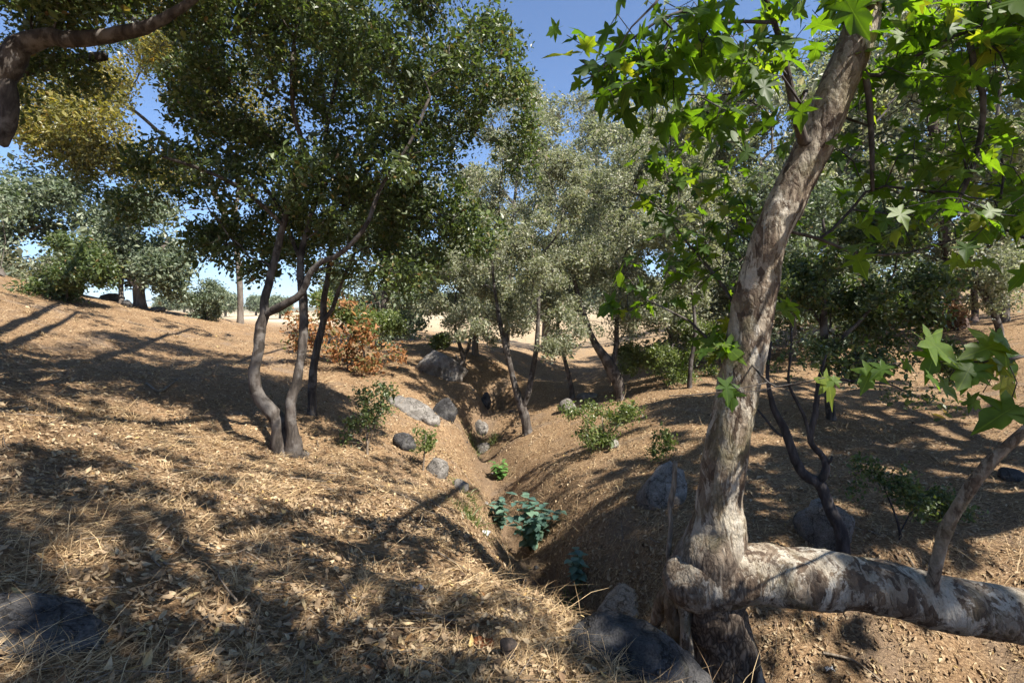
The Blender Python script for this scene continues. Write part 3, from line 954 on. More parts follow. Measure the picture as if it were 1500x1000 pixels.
# ================================================================== SYCAMORE
def over(x, y, z, rx, ry, rz, n):
    """a leafy lobe at height z on the sunward side of the ground spot (x, y)"""
    k = (z - gz(x, y)) / SUN.z
    return ((x + SUN.x * k, y + SUN.y * k, z), (rx * 1.3, ry * 1.3, rz), int(n * 1.25))
def sycamore():
    t = Tree(101)
    base = P(1055, 1000, 3.55); base[2] = gz(base[0], base[1])
    root = link('sycamore_tree', None, loc=tuple(base), label='large sycamore with mottled bark rising from a thick horizontal log', cat='tree')
    off = base.astype(np.float32)
    def put(nm, acc, mat, smooth=True, attr='rnd', parent=root, knd=None):
        for a in acc.V: a -= off
        return link(nm, acc.mesh(nm, mat, attr, smooth), parent, kind=knd)
    S = lambda rows: np.array([[*P(u, v, Y), w / FPX * Y / 2] for u, v, w, Y in rows])
    # standing stem
    C = catmull(S([(1026,872,96,3.50),(1036,832,104,3.49),(1047,796,92,3.48),(1053,760,72,3.46),(1054,736,66,3.45),(1062,670,60,3.42),(1074,604,59,3.40),
                   (1093,510,58,3.36),(1111,410,55,3.32),(1127,347,51,3.28),(1157,284,50,3.25),(1198,200,50,3.2),(1223,138,50,3.17),(1254,61,48,3.12),(1272,0,44,3.1),
                   (1290,-80,44,3.1),(1310,-190,36,3.15),(1325,-320,26,3.25)]), .016)
    a = Acc()
    ruf = 1 - sstep(-.05, .28, C[:, 2])
    tube(a, C[:, :3], C[:, 3], 88, .085, True, ruf * .8, 4.5, .0055)
    put('trunk', a, M['bark_syc'], attr='rough')
    # horizontal log with the burl at its left end
    L = catmull(S([(981,866,8,3.50),(986,862,44,3.49),(996,857,72,3.47),(1012,852,86,3.46),(1035,848,92,3.44),(1065,844,88,3.42),(1100,840,82,3.40),(1160,843,81,3.38),(1220,848,79,3.36),(1300,861,78,3.34),(1360,878,78,3.32),
                   (1430,891,77,3.30),(1500,903,76,3.28),(1620,926,82,3.25),(1800,962,74,3.2),(2000,985,60,3.2),(2150,990,34,3.2)]), .018)
    a = Acc()
    ruf = (1 - sstep(.95, 1.55, L[:, 0])) * .6
    tube(a, L[:, :3], L[:, 3], 88, .085, True, ruf, 4.0, .005)
    put('horizontal_trunk', a, M['bark_syc'], attr='rough')
    for (u, v, Y, rx, ry, rz, sd) in ((1022,866,3.33,.13,.08,.09,2),(996,866,3.46,.08,.08,.10,5)):
        V, T = ICO[4]
        D = V * (1 + .20 * fbm(V * 1.6 + sd * 7, 4) + .05 * fbm(V * 7 + sd, 3))[:, None] * np.array([rx, ry, rz]) + P(u, v, Y)
        a = Acc(); a.add(D, None, T, np.full(len(D), .35))
        put('burl', a, M['bark_syc'], attr='rough')
    # knot under the log
    V, T = ICO[4]
    a = Acc()
    V2 = V * (1 + .15 * fbm(V * 2 + 5, 3))[:, None] * np.array([.09, .045, .045]) + P(1062, 874, 3.27)
    a.add(V2, None, T, np.full(len(V2), .5))
    put('knot', a, M['bark_syc'], attr='rough')
    # old stump below the burl
    B = catmull(S([(1036,835,70,3.50),(1040,870,92,3.50),(1045,920,98,3.54),(1052,965,104,3.56),(1058,1010,118,3.58),(1060,1060,150,3.58)]), .018)
    a = Acc()
    tube(a, B[:, :3], B[:, 3], 80, .18, True, np.full(len(B), .95), 5.0, .010)
    put('rootstock', a, M['bark_syc'], attr='rough')
    for rows in ([(992,850,26,3.50),(984,885,22,3.52),(990,915,24,3.55),(985,950,20,3.62),(978,990,12,3.65)],
                 [(992,858,24,3.56),(972,876,20,3.62),(962,905,16,3.72),(955,930,10,3.8)],
                 [(1090,930,22,3.42),(1104,965,18,3.36),(1112,1000,16,3.33)],
                 [(1000,870,20,3.44),(1003,905,16,3.40),(1006,950,18,3.38),(1010,1000,14,3.36)]):
        R = catmull(S(rows), .03)
        a = Acc(); tube(a, R[:, :3], R[:, 3], 14, .14, True, np.full(len(R), .25), 7)
        put('root', a, M['bark_syc'], attr='rough')
    # the sprout that stands on the log
    sp = S([(1364,868,22,3.24),(1367,850,17,3.22),(1373,820,16,3.18),(1388,770,17,3.12),(1416,723,17,3.04),(1445,683,16,2.98),(1474,654,14,2.93),(1510,622,13,2.88),(1570,560,11,2.82),(1640,470,9,2.8),(1700,360,7,2.8)])
    R = catmull(sp, .03)
    a = Acc(); tube(a, R[:, :3], R[:, 3], 14, .10, True, np.full(len(R), .35), 9)
    put('sprout', a, M['bark_syc'], attr='rough')
    # limbs: skeleton nodes along stem and sprout, then twigs towards the leaf clusters
    tr = catmull(C[::26], .15)
    ids = t.limb(tr[tr[:, 2] > .6], -1, .15)
    s0 = len(t.pos)
    sids = t.limb(catmull(sp[4:], .12), -1, .12)
    br = []
    br.append(t.stem([(1176,206,16,3.12),(1164,160,13,3.05),(1154,112,11,2.98),(1140,50,9,2.9),(1110,-30,8,2.8)], t.near(P(1188,214,3.22))))
    br.append(t.stem([(1180,-150,13,2.9),(1080,-130,10,2.7),(1000,-50,7,2.55),(960,5,4,2.45),(925,40,2.6,2.4),(893,92,1.8,2.4),(868,112,1.2,2.42),(838,122,.8,2.45)], t.near(P(1298,-120,3.1))))
    br.append(t.stem([(1360,-140,18,2.95),(1450,-110,15,2.8),(1520,-60,12,2.75),(1560,40,9,2.75)], t.near(P(1300,-130,3.1))))
    br.append(t.stem([(1268,110,10,3.15),(1276,190,8,3.2),(1278,280,5,3.25)], t.near(P(1250,70,3.12))))
    br.append(t.stem([(1420,60,9,2.95),(1440,140,8,2.95),(1436,200,7,3.0),(1420,260,6,3.05),(1396,310,4,3.1)], t.near(P(1450,-110,2.8))))
    br.append(t.stem([(1060,420,5,3.55),(1010,360,3.6,3.7),(960,300,2,3.8),(900,270,.8,3.9)], t.near(P(1090,500,3.36))))
    br.append(t.stem([(1010,470,3.5,3.5),(950,440,2,3.65),(900,380,.8,3.8)], t.near(P(1085,545,3.38))))
    br.append(t.stem([(1125,560,3,3.0),(1150,566,2.5,2.75),(1195,556,2,2.62)], t.near(P(1088,525,3.37))))
    br.append(t.stem([(1050,575,2,2.9),(980,580,1.5,2.85)], t.near(P(1125,560,3.0))))
    br.append(t.stem([(1200,350,5,3.4),(1260,372,4,3.5),(1330,370,3,3.5),(1400,350,2,3.5)], t.near(P(1140,320,3.27))))
    br.append(t.stem([(1580,500,6,2.6),(1510,520,4,2.5),(1440,530,3,2.42),(1370,528,2,2.4),(1310,532,1.5,2.4)], t.near(P(1640,470,2.8))))
    br.append(t.stem([(1380,-330,24,3.5),(1500,-450,18,4.2),(1650,-520,13,5.0)], t.near(P(1320,-280,3.22))))
    up = t.near(P(1325, -315, 3.25))
    br.append(t.limb(np.array([(2.4,3.0,5.6,.05),(1.9,2.4,6.5,.035),(1.2,1.6,7.2,.02)]), up))
    br.append(t.limb(np.array([(3.2,3.2,5.9,.05),(4.0,3.4,6.8,.035),(5.0,3.4,7.4,.02)]), up))
    br.append(t.limb(np.array([(2.2,1.6,5.0,.04),(2.6,.3,5.6,.028),(2.8,-.8,6.0,.016)]), up))
    br.append(t.limb(np.array([(3.4,2.4,4.6,.04),(4.6,1.8,4.9,.028),(5.8,1.5,5.0,.016)]), up))
    rng = t.rng
    vis = lobes(rng, [
        (890,130,2.42, 45,50,.16, 10,6),(950,60,2.5, 80,70,.25, 26,12),(1040,70,2.6, 85,85,.3, 32,14),(1000,160,2.65, 85,50,.3, 20,9),(1115,95,2.8, 80,90,.35, 30,14),(1150,25,2.9, 80,55,.35, 22,10),
        (985,250,3.75, 75,55,.4, 20,10),(1010,330,3.75, 90,70,.4, 36,14),(1040,410,3.6, 65,80,.35, 34,14),(1035,490,3.55, 50,50,.3, 18,8),(945,400,3.75, 50,55,.35, 12,6),
        (1300,60,3.1, 90,75,.35, 30,14),(1400,80,3.0, 100,85,.4, 38,16),(1330,200,3.25, 95,90,.4, 36,16),(1440,200,3.05, 90,95,.4, 38,16),(1270,290,3.4, 75,70,.35, 22,10),(1370,310,3.35, 110,60,.4, 30,12),(1475,310,2.95, 60,60,.3, 18,8),(1480,50,2.85, 60,80,.35, 24,10),
        (1220,150,3.45, 60,90,.3, 18,8),(1430,320,2.75, 70,35,.25, 9,5),(1000,60,3.0,150,60,.3,40,16),(1400,140,3.5,120,120,.3,50,18),(1040,340,3.9,70,110,.3,40,14),(1320,40,3.6,120,60,.3,30,12),(1460,270,3.5,70,60,.3,24,8)], .8)
    t.grow(vis, .25, .12, .10, .04)
    low = np.array([P(u, v, Y) for u, v, Y in [(1085,575,2.62),(1110,572,2.66),(1160,562,2.66),(1208,553,2.6),(1070,560,2.62),(1305,535,2.4),(1330,545,2.38),(1365,500,2.36),(1385,515,2.36),(1390,555,2.4),
        (1432,500,2.4),(1445,530,2.36),(1455,550,2.4),(1470,510,2.42),(1490,560,2.4),(1480,590,2.4),(1495,520,2.45),(1440,575,2.45),(1500,600,2.45)]])
    t.grow(low, .2, .1, .06, .02)
    # the high crown above the frame
    hi = []
    for c, r, n in (((1.6,2.2,6.9),(1.6,1.4,.9),60),((3.0,3.2,7.0),(1.7,1.5,1.0),60),((4.8,3.2,6.6),(1.7,1.5,1.1),60),((2.7,.2,5.9),(1.7,1.5,.8),60),((5.4,1.6,5.2),(1.6,1.4,.9),20),((4.4,5.0,6.0),(1.5,1.2,1.0),40),((.6,1.0,6.6),(1.6,1.5,.8),50),((6.3,3.4,5.6),(1.3,1.4,1.0),24),((-.6,2.6,7.2),(1.3,1.3,.7),36), over(.3,7.0,6.0,.9,.9,.6,30), over(.75,5.4,5.4,.9,.9,.5,34), over(1.0,4.4,5.0,.8,.7,.5,30), over(1.9,5.6,5.2,.8,.8,.5,26), over(.2,6.2,6.4,.8,.8,.5,34), over(1.0,6.4,5.8,.9,.8,.5,34), over(.6,7.8,6.6,.8,.8,.5,26), over(2.4,4.9,5.6,.9,.7,.5,26), over(2.5,3.0,5.4,.9,.6,.5,12), over(1.7,3.3,6.2,.7,.5,.5,9), over(1.2,5.4,6.8,.8,.7,.5,30), over(1.5,4.8,6.3,.7,.6,.5,24)):
        g = nrm(rng.normal(size=(n, 3))) * rng.random((n, 1)) ** .4
        hi.append(np.array(c) + g * np.array(r))
    t.grow(np.vstack(hi), .3, .25, .12, .02)
    t.radii(tip=.0028, p=2.25)
    acc = t.wood(False, .04)
    put('branches', acc, M['bark_dark'], knd='stuff')
    a = Acc()
    for idl in br:
        pr = t.par[idl[0]]
        pp = np.vstack([t.X[pr], t.X[idl]]); rr = np.r_[t.R[idl[0]], t.R[idl]]
        tube(a, pp, rr, 9, .06)
    put('limbs', a, M['bark_oak'])
    # leaves
    lob = [(0,0)]
    half = [(.02,.035),(-.07,.15),(-.13,.36),(.04,.30),(.12,.21),(.20,.40),(.34,.58),(.36,.36),(.33,.19),(.52,.24),(.66,.24),(.72,.13)]
    outl = [(0, .02)] + half + [(1.0, 0)] + [(x, -y) for x, y in half[::-1]] + [(0, -.02)]
    outl = np.array(outl)
    ms = []
    for k in range(5):
        r = np.random.default_rng(60 + k)
        droop, cup = r.uniform(-.05, .55), r.uniform(-.15, .45)
        O = outl * (1 + r.normal(size=outl.shape) * .035)
        ctr = np.array([[.33, 0]]); vein = np.array([[.18, 0.0], [.62, 0.0]])
        V2 = np.vstack([O, ctr])
        z = lambda q: -droop * q[:, 0] ** 2 + cup * np.abs(q[:, 1]) * .8 - .9 * np.abs(q[:, 1]) ** 2 * abs(cup) + .03 * np.sin(q[:, 0] * 9 + k) + .02 * np.cos(q[:, 1] * 12)
        V = np.c_[V2, z(V2)]
        n = len(O)
        T = [(i, (i + 1) % n, n) for i in range(n)]
        # petiole
        pv = np.array([(0, .008, 0), (0, -.008, 0), (-.30, -.006, .05), (-.30, .006, .05)])
        a = Acc(); a.add(V, None, np.array(T)); a.add(pv, np.array([(0, 1, 2, 3)]))
        ms.append((V, np.array(T), pv, a.mesh('leaf', M['syc_one'], smooth=True)))
    tips = np.where((t.kids == 0) & (t.tr == 0))[0]
    pos, dr = [], []
    par = np.array(t.par)
    for i in tips:
        d = nrm(t.X[i] - t.X[par[i]])
        onscreen = t.X[i][1] > 1.9 and t.X[i][2] < 1.6 + .66 * t.X[i][1]
        low_ = onscreen and t.X[i][2] < 1.62 and t.X[i][1] < 3.05
        k = 2 if low_ else (rng.integers(3, 6) if onscreen else rng.integers(6, 11))
        chain = [i, par[i], par[par[i]]]
        for q in range(k):
            j = chain[min(q, 2)] if q < 3 else i
            h = rng.normal(size=3); h[2] *= .3
            dd = nrm(h + d * .7)
            pos.append(t.X[j] + dd * rng.uniform(.03, .08)); dr.append(dd)
    pos, dr = np.array(pos), np.array(dr)
    n = len(pos)
    d = nrm(dr * np.array([1, 1, .5]) + np.c_[np.zeros(n), np.zeros(n), -.35 - .5 * rng.random(n)] + rng.normal(size=(n, 3)) * .22)
    nn = np.array([0, 0, 1.]) + rng.normal(size=(n, 3)) * .42
    lowm = (pos[:, 2] < 1.72) & (pos[:, 1] < 3.15) & (pos[:, 1] > 1.8)
    nn[lowm] = np.array([0, -.75, .65]) + rng.normal(size=(lowm.sum(), 3)) * .3
    d[lowm] = nrm(np.c_[rng.normal(size=lowm.sum()) * .8, -.2 * np.ones(lowm.sum()), -.35 - .5 * rng.random(lowm.sum())])
    nn = nrm(nn - d * (nn * d).sum(1, keepdims=True))
    w = np.cross(nn, d)
    L = .118 * np.exp(rng.normal(size=n) * .28)
    L = np.where(lowm, L * 1.2, L)
    L = np.where((pos[:, 1] > 3.3) & (pos[:, 2] < 3.5), L * .85, L)
    vi = rng.integers(0, 5, n)
    # the 300 that show largest become leaves of their own
    pu = U0 + FPX * pos[:, 0] / np.maximum(pos[:, 1], .1)
    pv = V0 - FPX * (pos[:, 2] - CAM_Z) / np.maximum(pos[:, 1], .1)
    inside = (pos[:, 1] > .5) & (pu > -20) & (pu < 1520) & (pv > -30) & (pv < 1010)
    view = nrm(pos - np.array([0, 0, CAM_Z]))
    score = np.where(inside, L / np.maximum(pos[:, 1], .2) * (.35 + np.abs((nn * view).sum(1))), -1)
    order = np.argsort(-score)
    big = [i for i in order[:300] if score[i] > 0]
    small = np.setdiff1d(np.arange(n), big)
    from mathutils import Matrix
    for i in big:
        o = link('leaf', ms[vi[i]][3], root)
        m = np.eye(4)
        m[:3, 0], m[:3, 1], m[:3, 2], m[:3, 3] = d[i] * L[i], w[i] * L[i], nn[i] * L[i], pos[i] - base
        o.matrix_local = Matrix(m.tolist())
    nO = len(outl)
    COARSE = np.array([i for i in (0, 3, 5, 7, 9, 11, 13, 15, 17, 19, 21, 23, nO - 1) if i < nO] + [nO])
    FAN = np.array([(i, (i + 1) % (len(COARSE) - 1), len(COARSE) - 1) for i in range(len(COARSE) - 1)])
    a = Acc()
    for k, (V, T, pvv, _) in enumerate(ms):
        for s, V, T in ((small[(vi[small] == k) & inside[small]], V, T), (small[(vi[small] == k) & ~inside[small]], V[COARSE], FAN)):
          if not len(s): continue
          W = pos[s, None] + L[s, None, None] * (d[s, None] * V[None, :, :1] + w[s, None] * V[None, :, 1:2] + nn[s, None] * V[None, :, 2:3])
          b = (np.arange(len(s)) * len(V))[:, None, None]
          a.add(W.reshape(-1, 3), None, (T[None] + b).reshape(-1, 3), np.repeat(rng.random(len(s)), len(V)))
    put('crown', a, M['syc'], True, knd='stuff')
    print('sycamore leaves', n, 'single', len(big))
sycamore()

# ================================================================== OAKS
def two_stem_oak():
    t = Tree(201)
    b = hit(420, 668)
    Y = b[1]
    k = Y / 6.5
    base = t.node(b + np.array([0, .05, -.12]), -1, .27)
    l = t.stem([(414,660,36,Y),(411,640,27,Y),(409,617,23,Y),(391,594,19,Y),(375,572,16.5,Y-.02),(373,540,15,Y-.05),(379,508,15,Y-.05),(382,476,15,Y),(388,460,14,Y)], base, .1, .05)
    t.stem([(387,438,12,Y),(394,415,11,Y+.05),(403,378,10,Y+.1),(415,330,9.5,Y+.1),(435,250,8.5,Y),(442,210,8,Y-.05),(430,165,7,Y-.1),(428,100,6,Y-.1),(435,40,5,Y-.1),(452,-10,4.5,Y-.1),(460,-120,3,Y)], l[-1], .12, .08)
    t.stem([(420,444,12,Y-.1),(442,428,11,Y-.15),(452,405,10,Y-.2),(468,386,9,Y-.25),(500,370,8,Y-.3),(535,332,7,Y-.4),(560,270,6,Y-.4),(600,210,5,Y-.5),(630,140,4,Y-.5)], l[-1], .12, .08)
    m = t.stem([(430,655,26,Y-.05),(428,638,18,Y-.08),(426,617,15,Y-.1),(425,588,15,Y-.08),(434,565,14.5,Y),(439,533,13,Y+.05),(444,501,13,Y+.1),(445,460,11.5,Y+.15),(443,425,12,Y+.2),(440,380,10,Y+.3),(452,330,9,Y+.4),(470,260,8,Y+.5),(480,180,6,Y+.6),(500,80,5,Y+.7),(520,-40,4,Y+.8)], base, .1, .06)
    t.stem([(490,320,7,Y+.5),(530,260,6,Y+.7),(580,200,5,Y+.9),(640,120,4,Y+1.2)], t.near(P(452, 330, Y + .4)), .12, .08)
    t.stem([(400,290,6,Y+.6),(350,240,5,Y+.9),(300,200,4,Y+1.1),(250,160,3,Y+1.2)], t.near(P(440, 380, Y + .3)), .12, .08)
    t.stem([(360,280,6,Y-.4),(300,250,5,Y-.7),(240,230,4,Y-.9)], t.near(P(415, 330, Y + .1)), .12, .08)
    L = lobes(t.rng, [(325,235,Y+.2,110,95,1.2,110,10),(330,120,Y+.2,85,95,1.2,90,9),(420,110,Y,110,110,1.3,110,10),(540,110,Y+.3,130,110,1.3,150,12),(570,250,Y+.2,120,90,1.2,150,12),(660,140,Y+.4,110,120,1.1,150,12),
                      (480,260,Y+.4,100,70,1.0,70,7),(320,330,Y+.7,130,50,.9,80,7),(620,330,Y+.5,100,60,.8,76,7),(520,-60,Y+.2,200,80,1.6,90,8),(340,-60,Y+.2,160,80,1.5,80,7),(660,40,Y+.3,70,60,.8,60,5),(750,170,Y+.5,50,90,.5,44,5),(230,285,Y+.5,70,50,.9,40,5),
                      (330,385,Y+.4,70,30,.6,20,5),(270,360,Y+.6,60,30,.6,18,4),(560,395,Y+.3,80,26,.7,24,5),(470,350,Y+.5,60,40,.7,20,4),(690,330,Y+.5,50,50,.6,20,4),(480,-210,Y-.2,200,90,1.7,70,7),(340,-220,Y+.3,150,80,1.6,60,6),(620,-150,Y-.4,150,90,1.4,50,6)], .5)
    t.grow(L, .30, .16, .13, .03)
    finish_tree(t, 'oak_tree', 'two-stemmed live oak with curved grey stems on the left bank', 'tree', b, M['bark_oak'], M['oak'], 74000, .056, .085, 'hex', .5, .4, lump=.10, tip=.003, p=2.2)
two_stem_oak()

def stem_oak(seed, name, label, foot, stems, specs, n, size, spread, leafm, bark=None, kind='kite', grow_step=.25, root_r=None, group=None, tip=.004, clump=.42, cat='tree', flare=1.25):
    """stems: list of traced rows (u, v, width, dY); the first starts at the foot, others join the nearest node"""
    t = Tree(seed)
    b = hit(*foot)
    Y = b[1]
    w0 = stems[0][0][2]
    base = t.node(b - np.array([0, 0, .12]), -1, w0 / FPX * Y / 2 * flare)
    for i, rows in enumerate(stems):
        rr = [(u, v, w, Y + d) for u, v, w, d in rows]
        par = base if i == 0 else t.near(P(*[rr[0][0], rr[0][1], rr[0][3]]))
        t.stem(rr if i == 0 else rr[1:], par, .02 * Y, .05)
    L = lobes(t.rng, [(u, v, Y + d, ru, rv, ry, c, k) for u, v, d, ru, rv, ry, c, k in specs], clump)
    t.grow(L, .32, grow_step, .13, .03)
    return finish_tree(t, name, label, cat, b, bark or M['bark_oak'], leafm, n, size, spread, kind, .55, .35, tip=tip, group=group, lump=.12)

stem_oak(202, 'oak_tree', 'slender dark-stemmed live oak just behind the two-stemmed oak', (457, 606),
    [[(457,590,14,0),(457,572,12,0),(460,534,12,0),(466,501,11,.05),(474,470,10,.1),(474,444,9,.1),(479,415,8,.1),(485,360,7,.2),(490,300,6,.2),(480,200,5,.3),(470,90,3.5,.3)], [(474,470,9,.1),(487,452,7,0),(498,420,6,0),(520,370,4,-.1)]],
    [(500,300,.3,110,70,1.2,70,8),(440,360,.4,90,50,1.0,36,5),(560,360,.3,80,45,1.0,40,6),(600,400,.2,60,30,.8,20,4),(440,70,.4,120,80,1.4,60,7),(330,90,.6,90,70,1.2,36,5),(520,0,.2,120,80,1.4,50,6)], 36000, .06, .11, M['oak'], M['bark_oak'], 'kite')

# overhanging limb at the upper left: the oak itself stands outside the picture
def overhang_oak():
    t = Tree(203)
    Y = 4.6
    foot = np.array([-6.4, 4.4, 0]); foot[2] = gz(foot[0], foot[1])
    r = t.limb(np.array([(*foot, .30), (-6.3, 4.4, 1.6, .25), (-5.9, 4.5, 2.9, .22), (*P(-160, 180, Y), .19)]), -1, .2, .05)
    m = t.stem([(-60,150,50,Y),(5,102,40,Y),(30,70,30,Y),(65,56,24,Y),(110,58,22,Y),(160,53,21,Y),(210,41,18,Y),(255,19,14,Y),(290,-8,11,Y),(340,-60,8,Y),(420,-120,6,Y)], r[-1], .1, .06)
    t.stem([(14,150,22,Y),(10,180,24,Y),(6,200,18,Y),(6,214,10,Y)], t.near(P(5, 110, Y)), .05, .03)
    t.limb(np.array([(-6.0,4.6,4.6,.14),(-5.0,4.8,5.8,.10),(-3.6,5.2,6.4,.06)]), r[-1], .2, .06)
    t.limb(np.array([(-6.2,3.6,4.8,.12),(-5.4,2.4,5.8,.08),(-4.2,1.4,6.2,.05)]), r[-1], .2, .06)
    t.limb(np.array([(-5.4,5.4,4.2,.09),(-4.6,5.8,4.6,.05)]), r[-1], .2, .06)
    L = lobes(t.rng, [(60,20,Y+.2,110,45,.6,44,6),(200,-10,Y+.3,120,50,.7,50,6),(330,-70,Y+.3,140,60,.8,46,6),(20,120,Y+.9,70,60,.5,16,3),(120,110,Y+1,80,40,.5,16,3)], .5)
    hi = []
    for c, rr, n in (((-4.2,5.2,6.4),(1.8,1.4,.8),40),((-5.0,2.2,6.2),(1.8,1.5,.8),40),((-3.4,1.2,6.6),(1.3,1.2,.6),20)):
        g = nrm(t.rng.normal(size=(n, 3))) * t.rng.random((n, 1)) ** .4
        hi.append(np.array(c) + g * np.array(rr))
    t.grow(np.vstack([L] + hi), .3, .2, .12, .03)
    finish_tree(t, 'oak_tree', 'heavy dark limb of an oak reaching in at the upper left corner', 'tree', foot, M['bark_oak'], M['oak'], 34000, .05, .11, 'kite', .55, .4, tip=.003)
overhang_oak()

stem_oak(204, 'oak_tree', 'tall oak with sunlit golden leaves behind the overhanging limb', (352, 474),
    [[(352,464,9,0),(352,440,8,0),(350,400,8,0),(340,340,7,0),(300,260,6,-.5),(240,200,5,-1),(180,150,4,-1.5),(120,120,3,-2)],
     [(340,340,7,0),(350,260,5,.5),(340,160,4,.5)], [(240,200,5,-1),(170,220,4,-1.5),(110,220,3,-2)]],
    [(110,140,-3,90,80,2.0,110,10),(180,220,-3,80,70,2.0,100,10),(90,230,-3,55,60,1.5,60,7),(230,110,-1,100,90,2.0,80,8),(330,140,0,90,100,2.0,50,6),(180,30,-2,120,50,2,50,6),(220,290,-1,50,40,1.,26,4)], 46000, .13, .28, M['oak_gold'], M['bark_far'], 'kite', .5, tip=.006)

stem_oak(205, 'oak_tree', 'thick-trunked oak with low round crown on the left ridge', (205, 450),
    [[(205,442,17,0),(203,425,15,0),(205,405,13,0),(198,380,9,0),(180,355,6,0)], [(205,405,12,0),(225,380,8,0),(245,355,5,0)], [(204,415,10,0),(178,395,6,0),(160,370,4,0)]],
    [(205,365,0,65,45,2.2,90,10),(165,370,0,45,45,2,44,6),(245,385,0,30,40,1.5,36,5),(185,320,0,70,35,2,36,5),(225,405,0,35,20,1,16,3)], 22000, .13, .22, M['oak_blue'], M['bark_far'], 'kite', .5, tip=.007)
stem_oak(206, 'oak_tree', 'slim oak trunk left of the thick-trunked oak on the ridge', (178, 446),
    [[(178,436,7,1),(177,415,6,1),(175,390,5,1),(170,360,4,1)]],
    [(165,360,1,40,40,1.8,40,6),(150,395,1,30,22,1.5,20,4)], 9000, .14, .28, M['oak_blue'], M['bark_far'], 'kite', .5, tip=.007)
stem_oak(207, 'oak_tree', 'hazy blue-green oak at the left edge beyond the ridge', (-6, 404),
    [[(-6,395,17,4),(-4,370,15,4),(2,345,10,4),(20,320,6,4)], [(-4,370,10,4),(30,345,5,4),(60,330,3,4)]],
    [(15,300,4,60,40,2.5,70,9),(50,320,4,45,30,2,44,6),(20,350,4,55,30,2,44,6),(90,300,4,20,25,1.5,14,3),(60,270,5,40,20,2,14,3)], 11000, .14, .24, M['oak_blue'], M['bark_far'], 'kite', .6, tip=.008)
stem_oak(208, 'bush', 'round green bush on the skyline of the left slope', (95, 441),
    [[(97,436,4,0),(98,425,3,0),(100,405,2,0)]],
    [(100,395,0,36,30,1.1,60,8),(85,420,0,26,16,.9,30,5),(110,365,0,18,16,.6,16,3),(130,400,0,16,18,.6,12,3)], 11000, .085, .13, M['oak'], M['bark_oak'], 'kite', .3, cat='bush')
stem_oak(209, 'bush', 'pale green bush behind the round bush on the ridge', (55, 425),
    [[(55,420,4,4),(55,410,3,4)]], [(50,395,4,36,24,2,50,7),(20,405,4,20,14,1.5,20,4)], 9000, .14, .22, M['oak_grey'], M['bark_far'], 'kite', .4, cat='bush')
stem_oak(210, 'bush', 'small dark bush at the end of the left ridge before the bright sky', (302, 470),
    [[(303,465,3,0),(304,452,2,0),(303,435,2,0)]], [(302,440,0,26,20,.9,60,8),(296,455,0,18,12,.7,20,4),(316,425,0,14,12,.6,14,3)], 9000, .085, .12, M['oak_blue'], M['bark_oak'], 'kite', .3, cat='bush')

stem_oak(211, 'orange_shrub', 'shrub with dead orange-brown leaves behind the slender oak', (510, 545),
    [[(510,535,4,0),(508,515,3,0),(505,490,2,0)], [(510,535,3,0),(530,505,2,.2),(545,480,1.5,.2)], [(510,535,3,0),(480,510,2,0),(455,490,1.5,0)]],
    [(505,492,0,52,36,1.0,70,14),(452,488,.1,36,26,.8,34,8),(545,500,.1,28,30,.7,40,6),(520,525,-.1,40,16,.6,36,5),(490,455,.2,60,18,.8,30,5),(570,520,0,22,22,.6,14,3)], 2800, .08, .11, M['orange'], M['bark_oak'], 'hex', .25, cat='shrub', clump=.32)
stem_oak(212, 'shrub', 'green-topped shrub rising out of the orange one', (535, 540),
    [[(535,530,4,.6),(530,500,3,.6),(525,460,2,.6)]],
    [(520,458,.6,50,18,.8,50,7),(560,475,.5,26,22,.7,36,5),(480,440,.7,40,18,.8,20,4)], 8000, .075, .10, M['shrub'], M['bark_oak'], 'kite', .25, cat='shrub')

# the middle of the gully
stem_oak(213, 'oak_tree', 'small dark oak leaning beside the large pale boulder', (669, 554),
    [[(671,548,10,0),(675,536,9,0),(679,524,8,0),(674,508,6,0),(669,490,5,0),(665,465,4,0),(668,430,3,0)], [(679,528,7,0),(686,510,5,0),(690,485,4,0),(695,450,3,0)], [(671,545,6,0),(672,532,4,0),(668,520,3,0)]],
    [(680,430,0,60,50,1.2,90,9),(650,450,0,45,32,1.,50,6),(715,455,0,36,40,.9,44,6),(690,380,0,60,36,1.1,50,6),(700,490,0,30,16,.7,16,3)], 20000, .065, .10, M['oak_grey'], M['bark_oak'], 'kite', .3, tip=.006, clump=.34)
stem_oak(214, 'oak_tree', 'forked grey oak standing on the tongue between the two gully arms', (774, 634),
    [[(771,622,14,0),(765,598,14,0),(754,564,9,0),(744,523,8,0),(734,482,7,0),(728,445,5,.1),(722,400,4,.1),(720,350,3,.1)], [(765,598,12,0),(773,580,9,-.1),(780,543,8,-.1),(786,509,7,-.1),(788,475,6,-.1),(790,430,5,-.1),(800,370,3,0)]],
    [(740,390,.2,75,70,1.3,80,12),(805,400,.2,65,75,1.3,76,12),(770,290,.2,90,80,1.5,110,16),(780,210,.3,60,50,1.1,40,8),(735,465,.1,50,34,.8,30,6),(805,480,0,44,40,.8,34,6)], 36000, .058, .10, M['oak_grey'], M['bark_oak'], 'kite', .25, tip=.006, clump=.34)
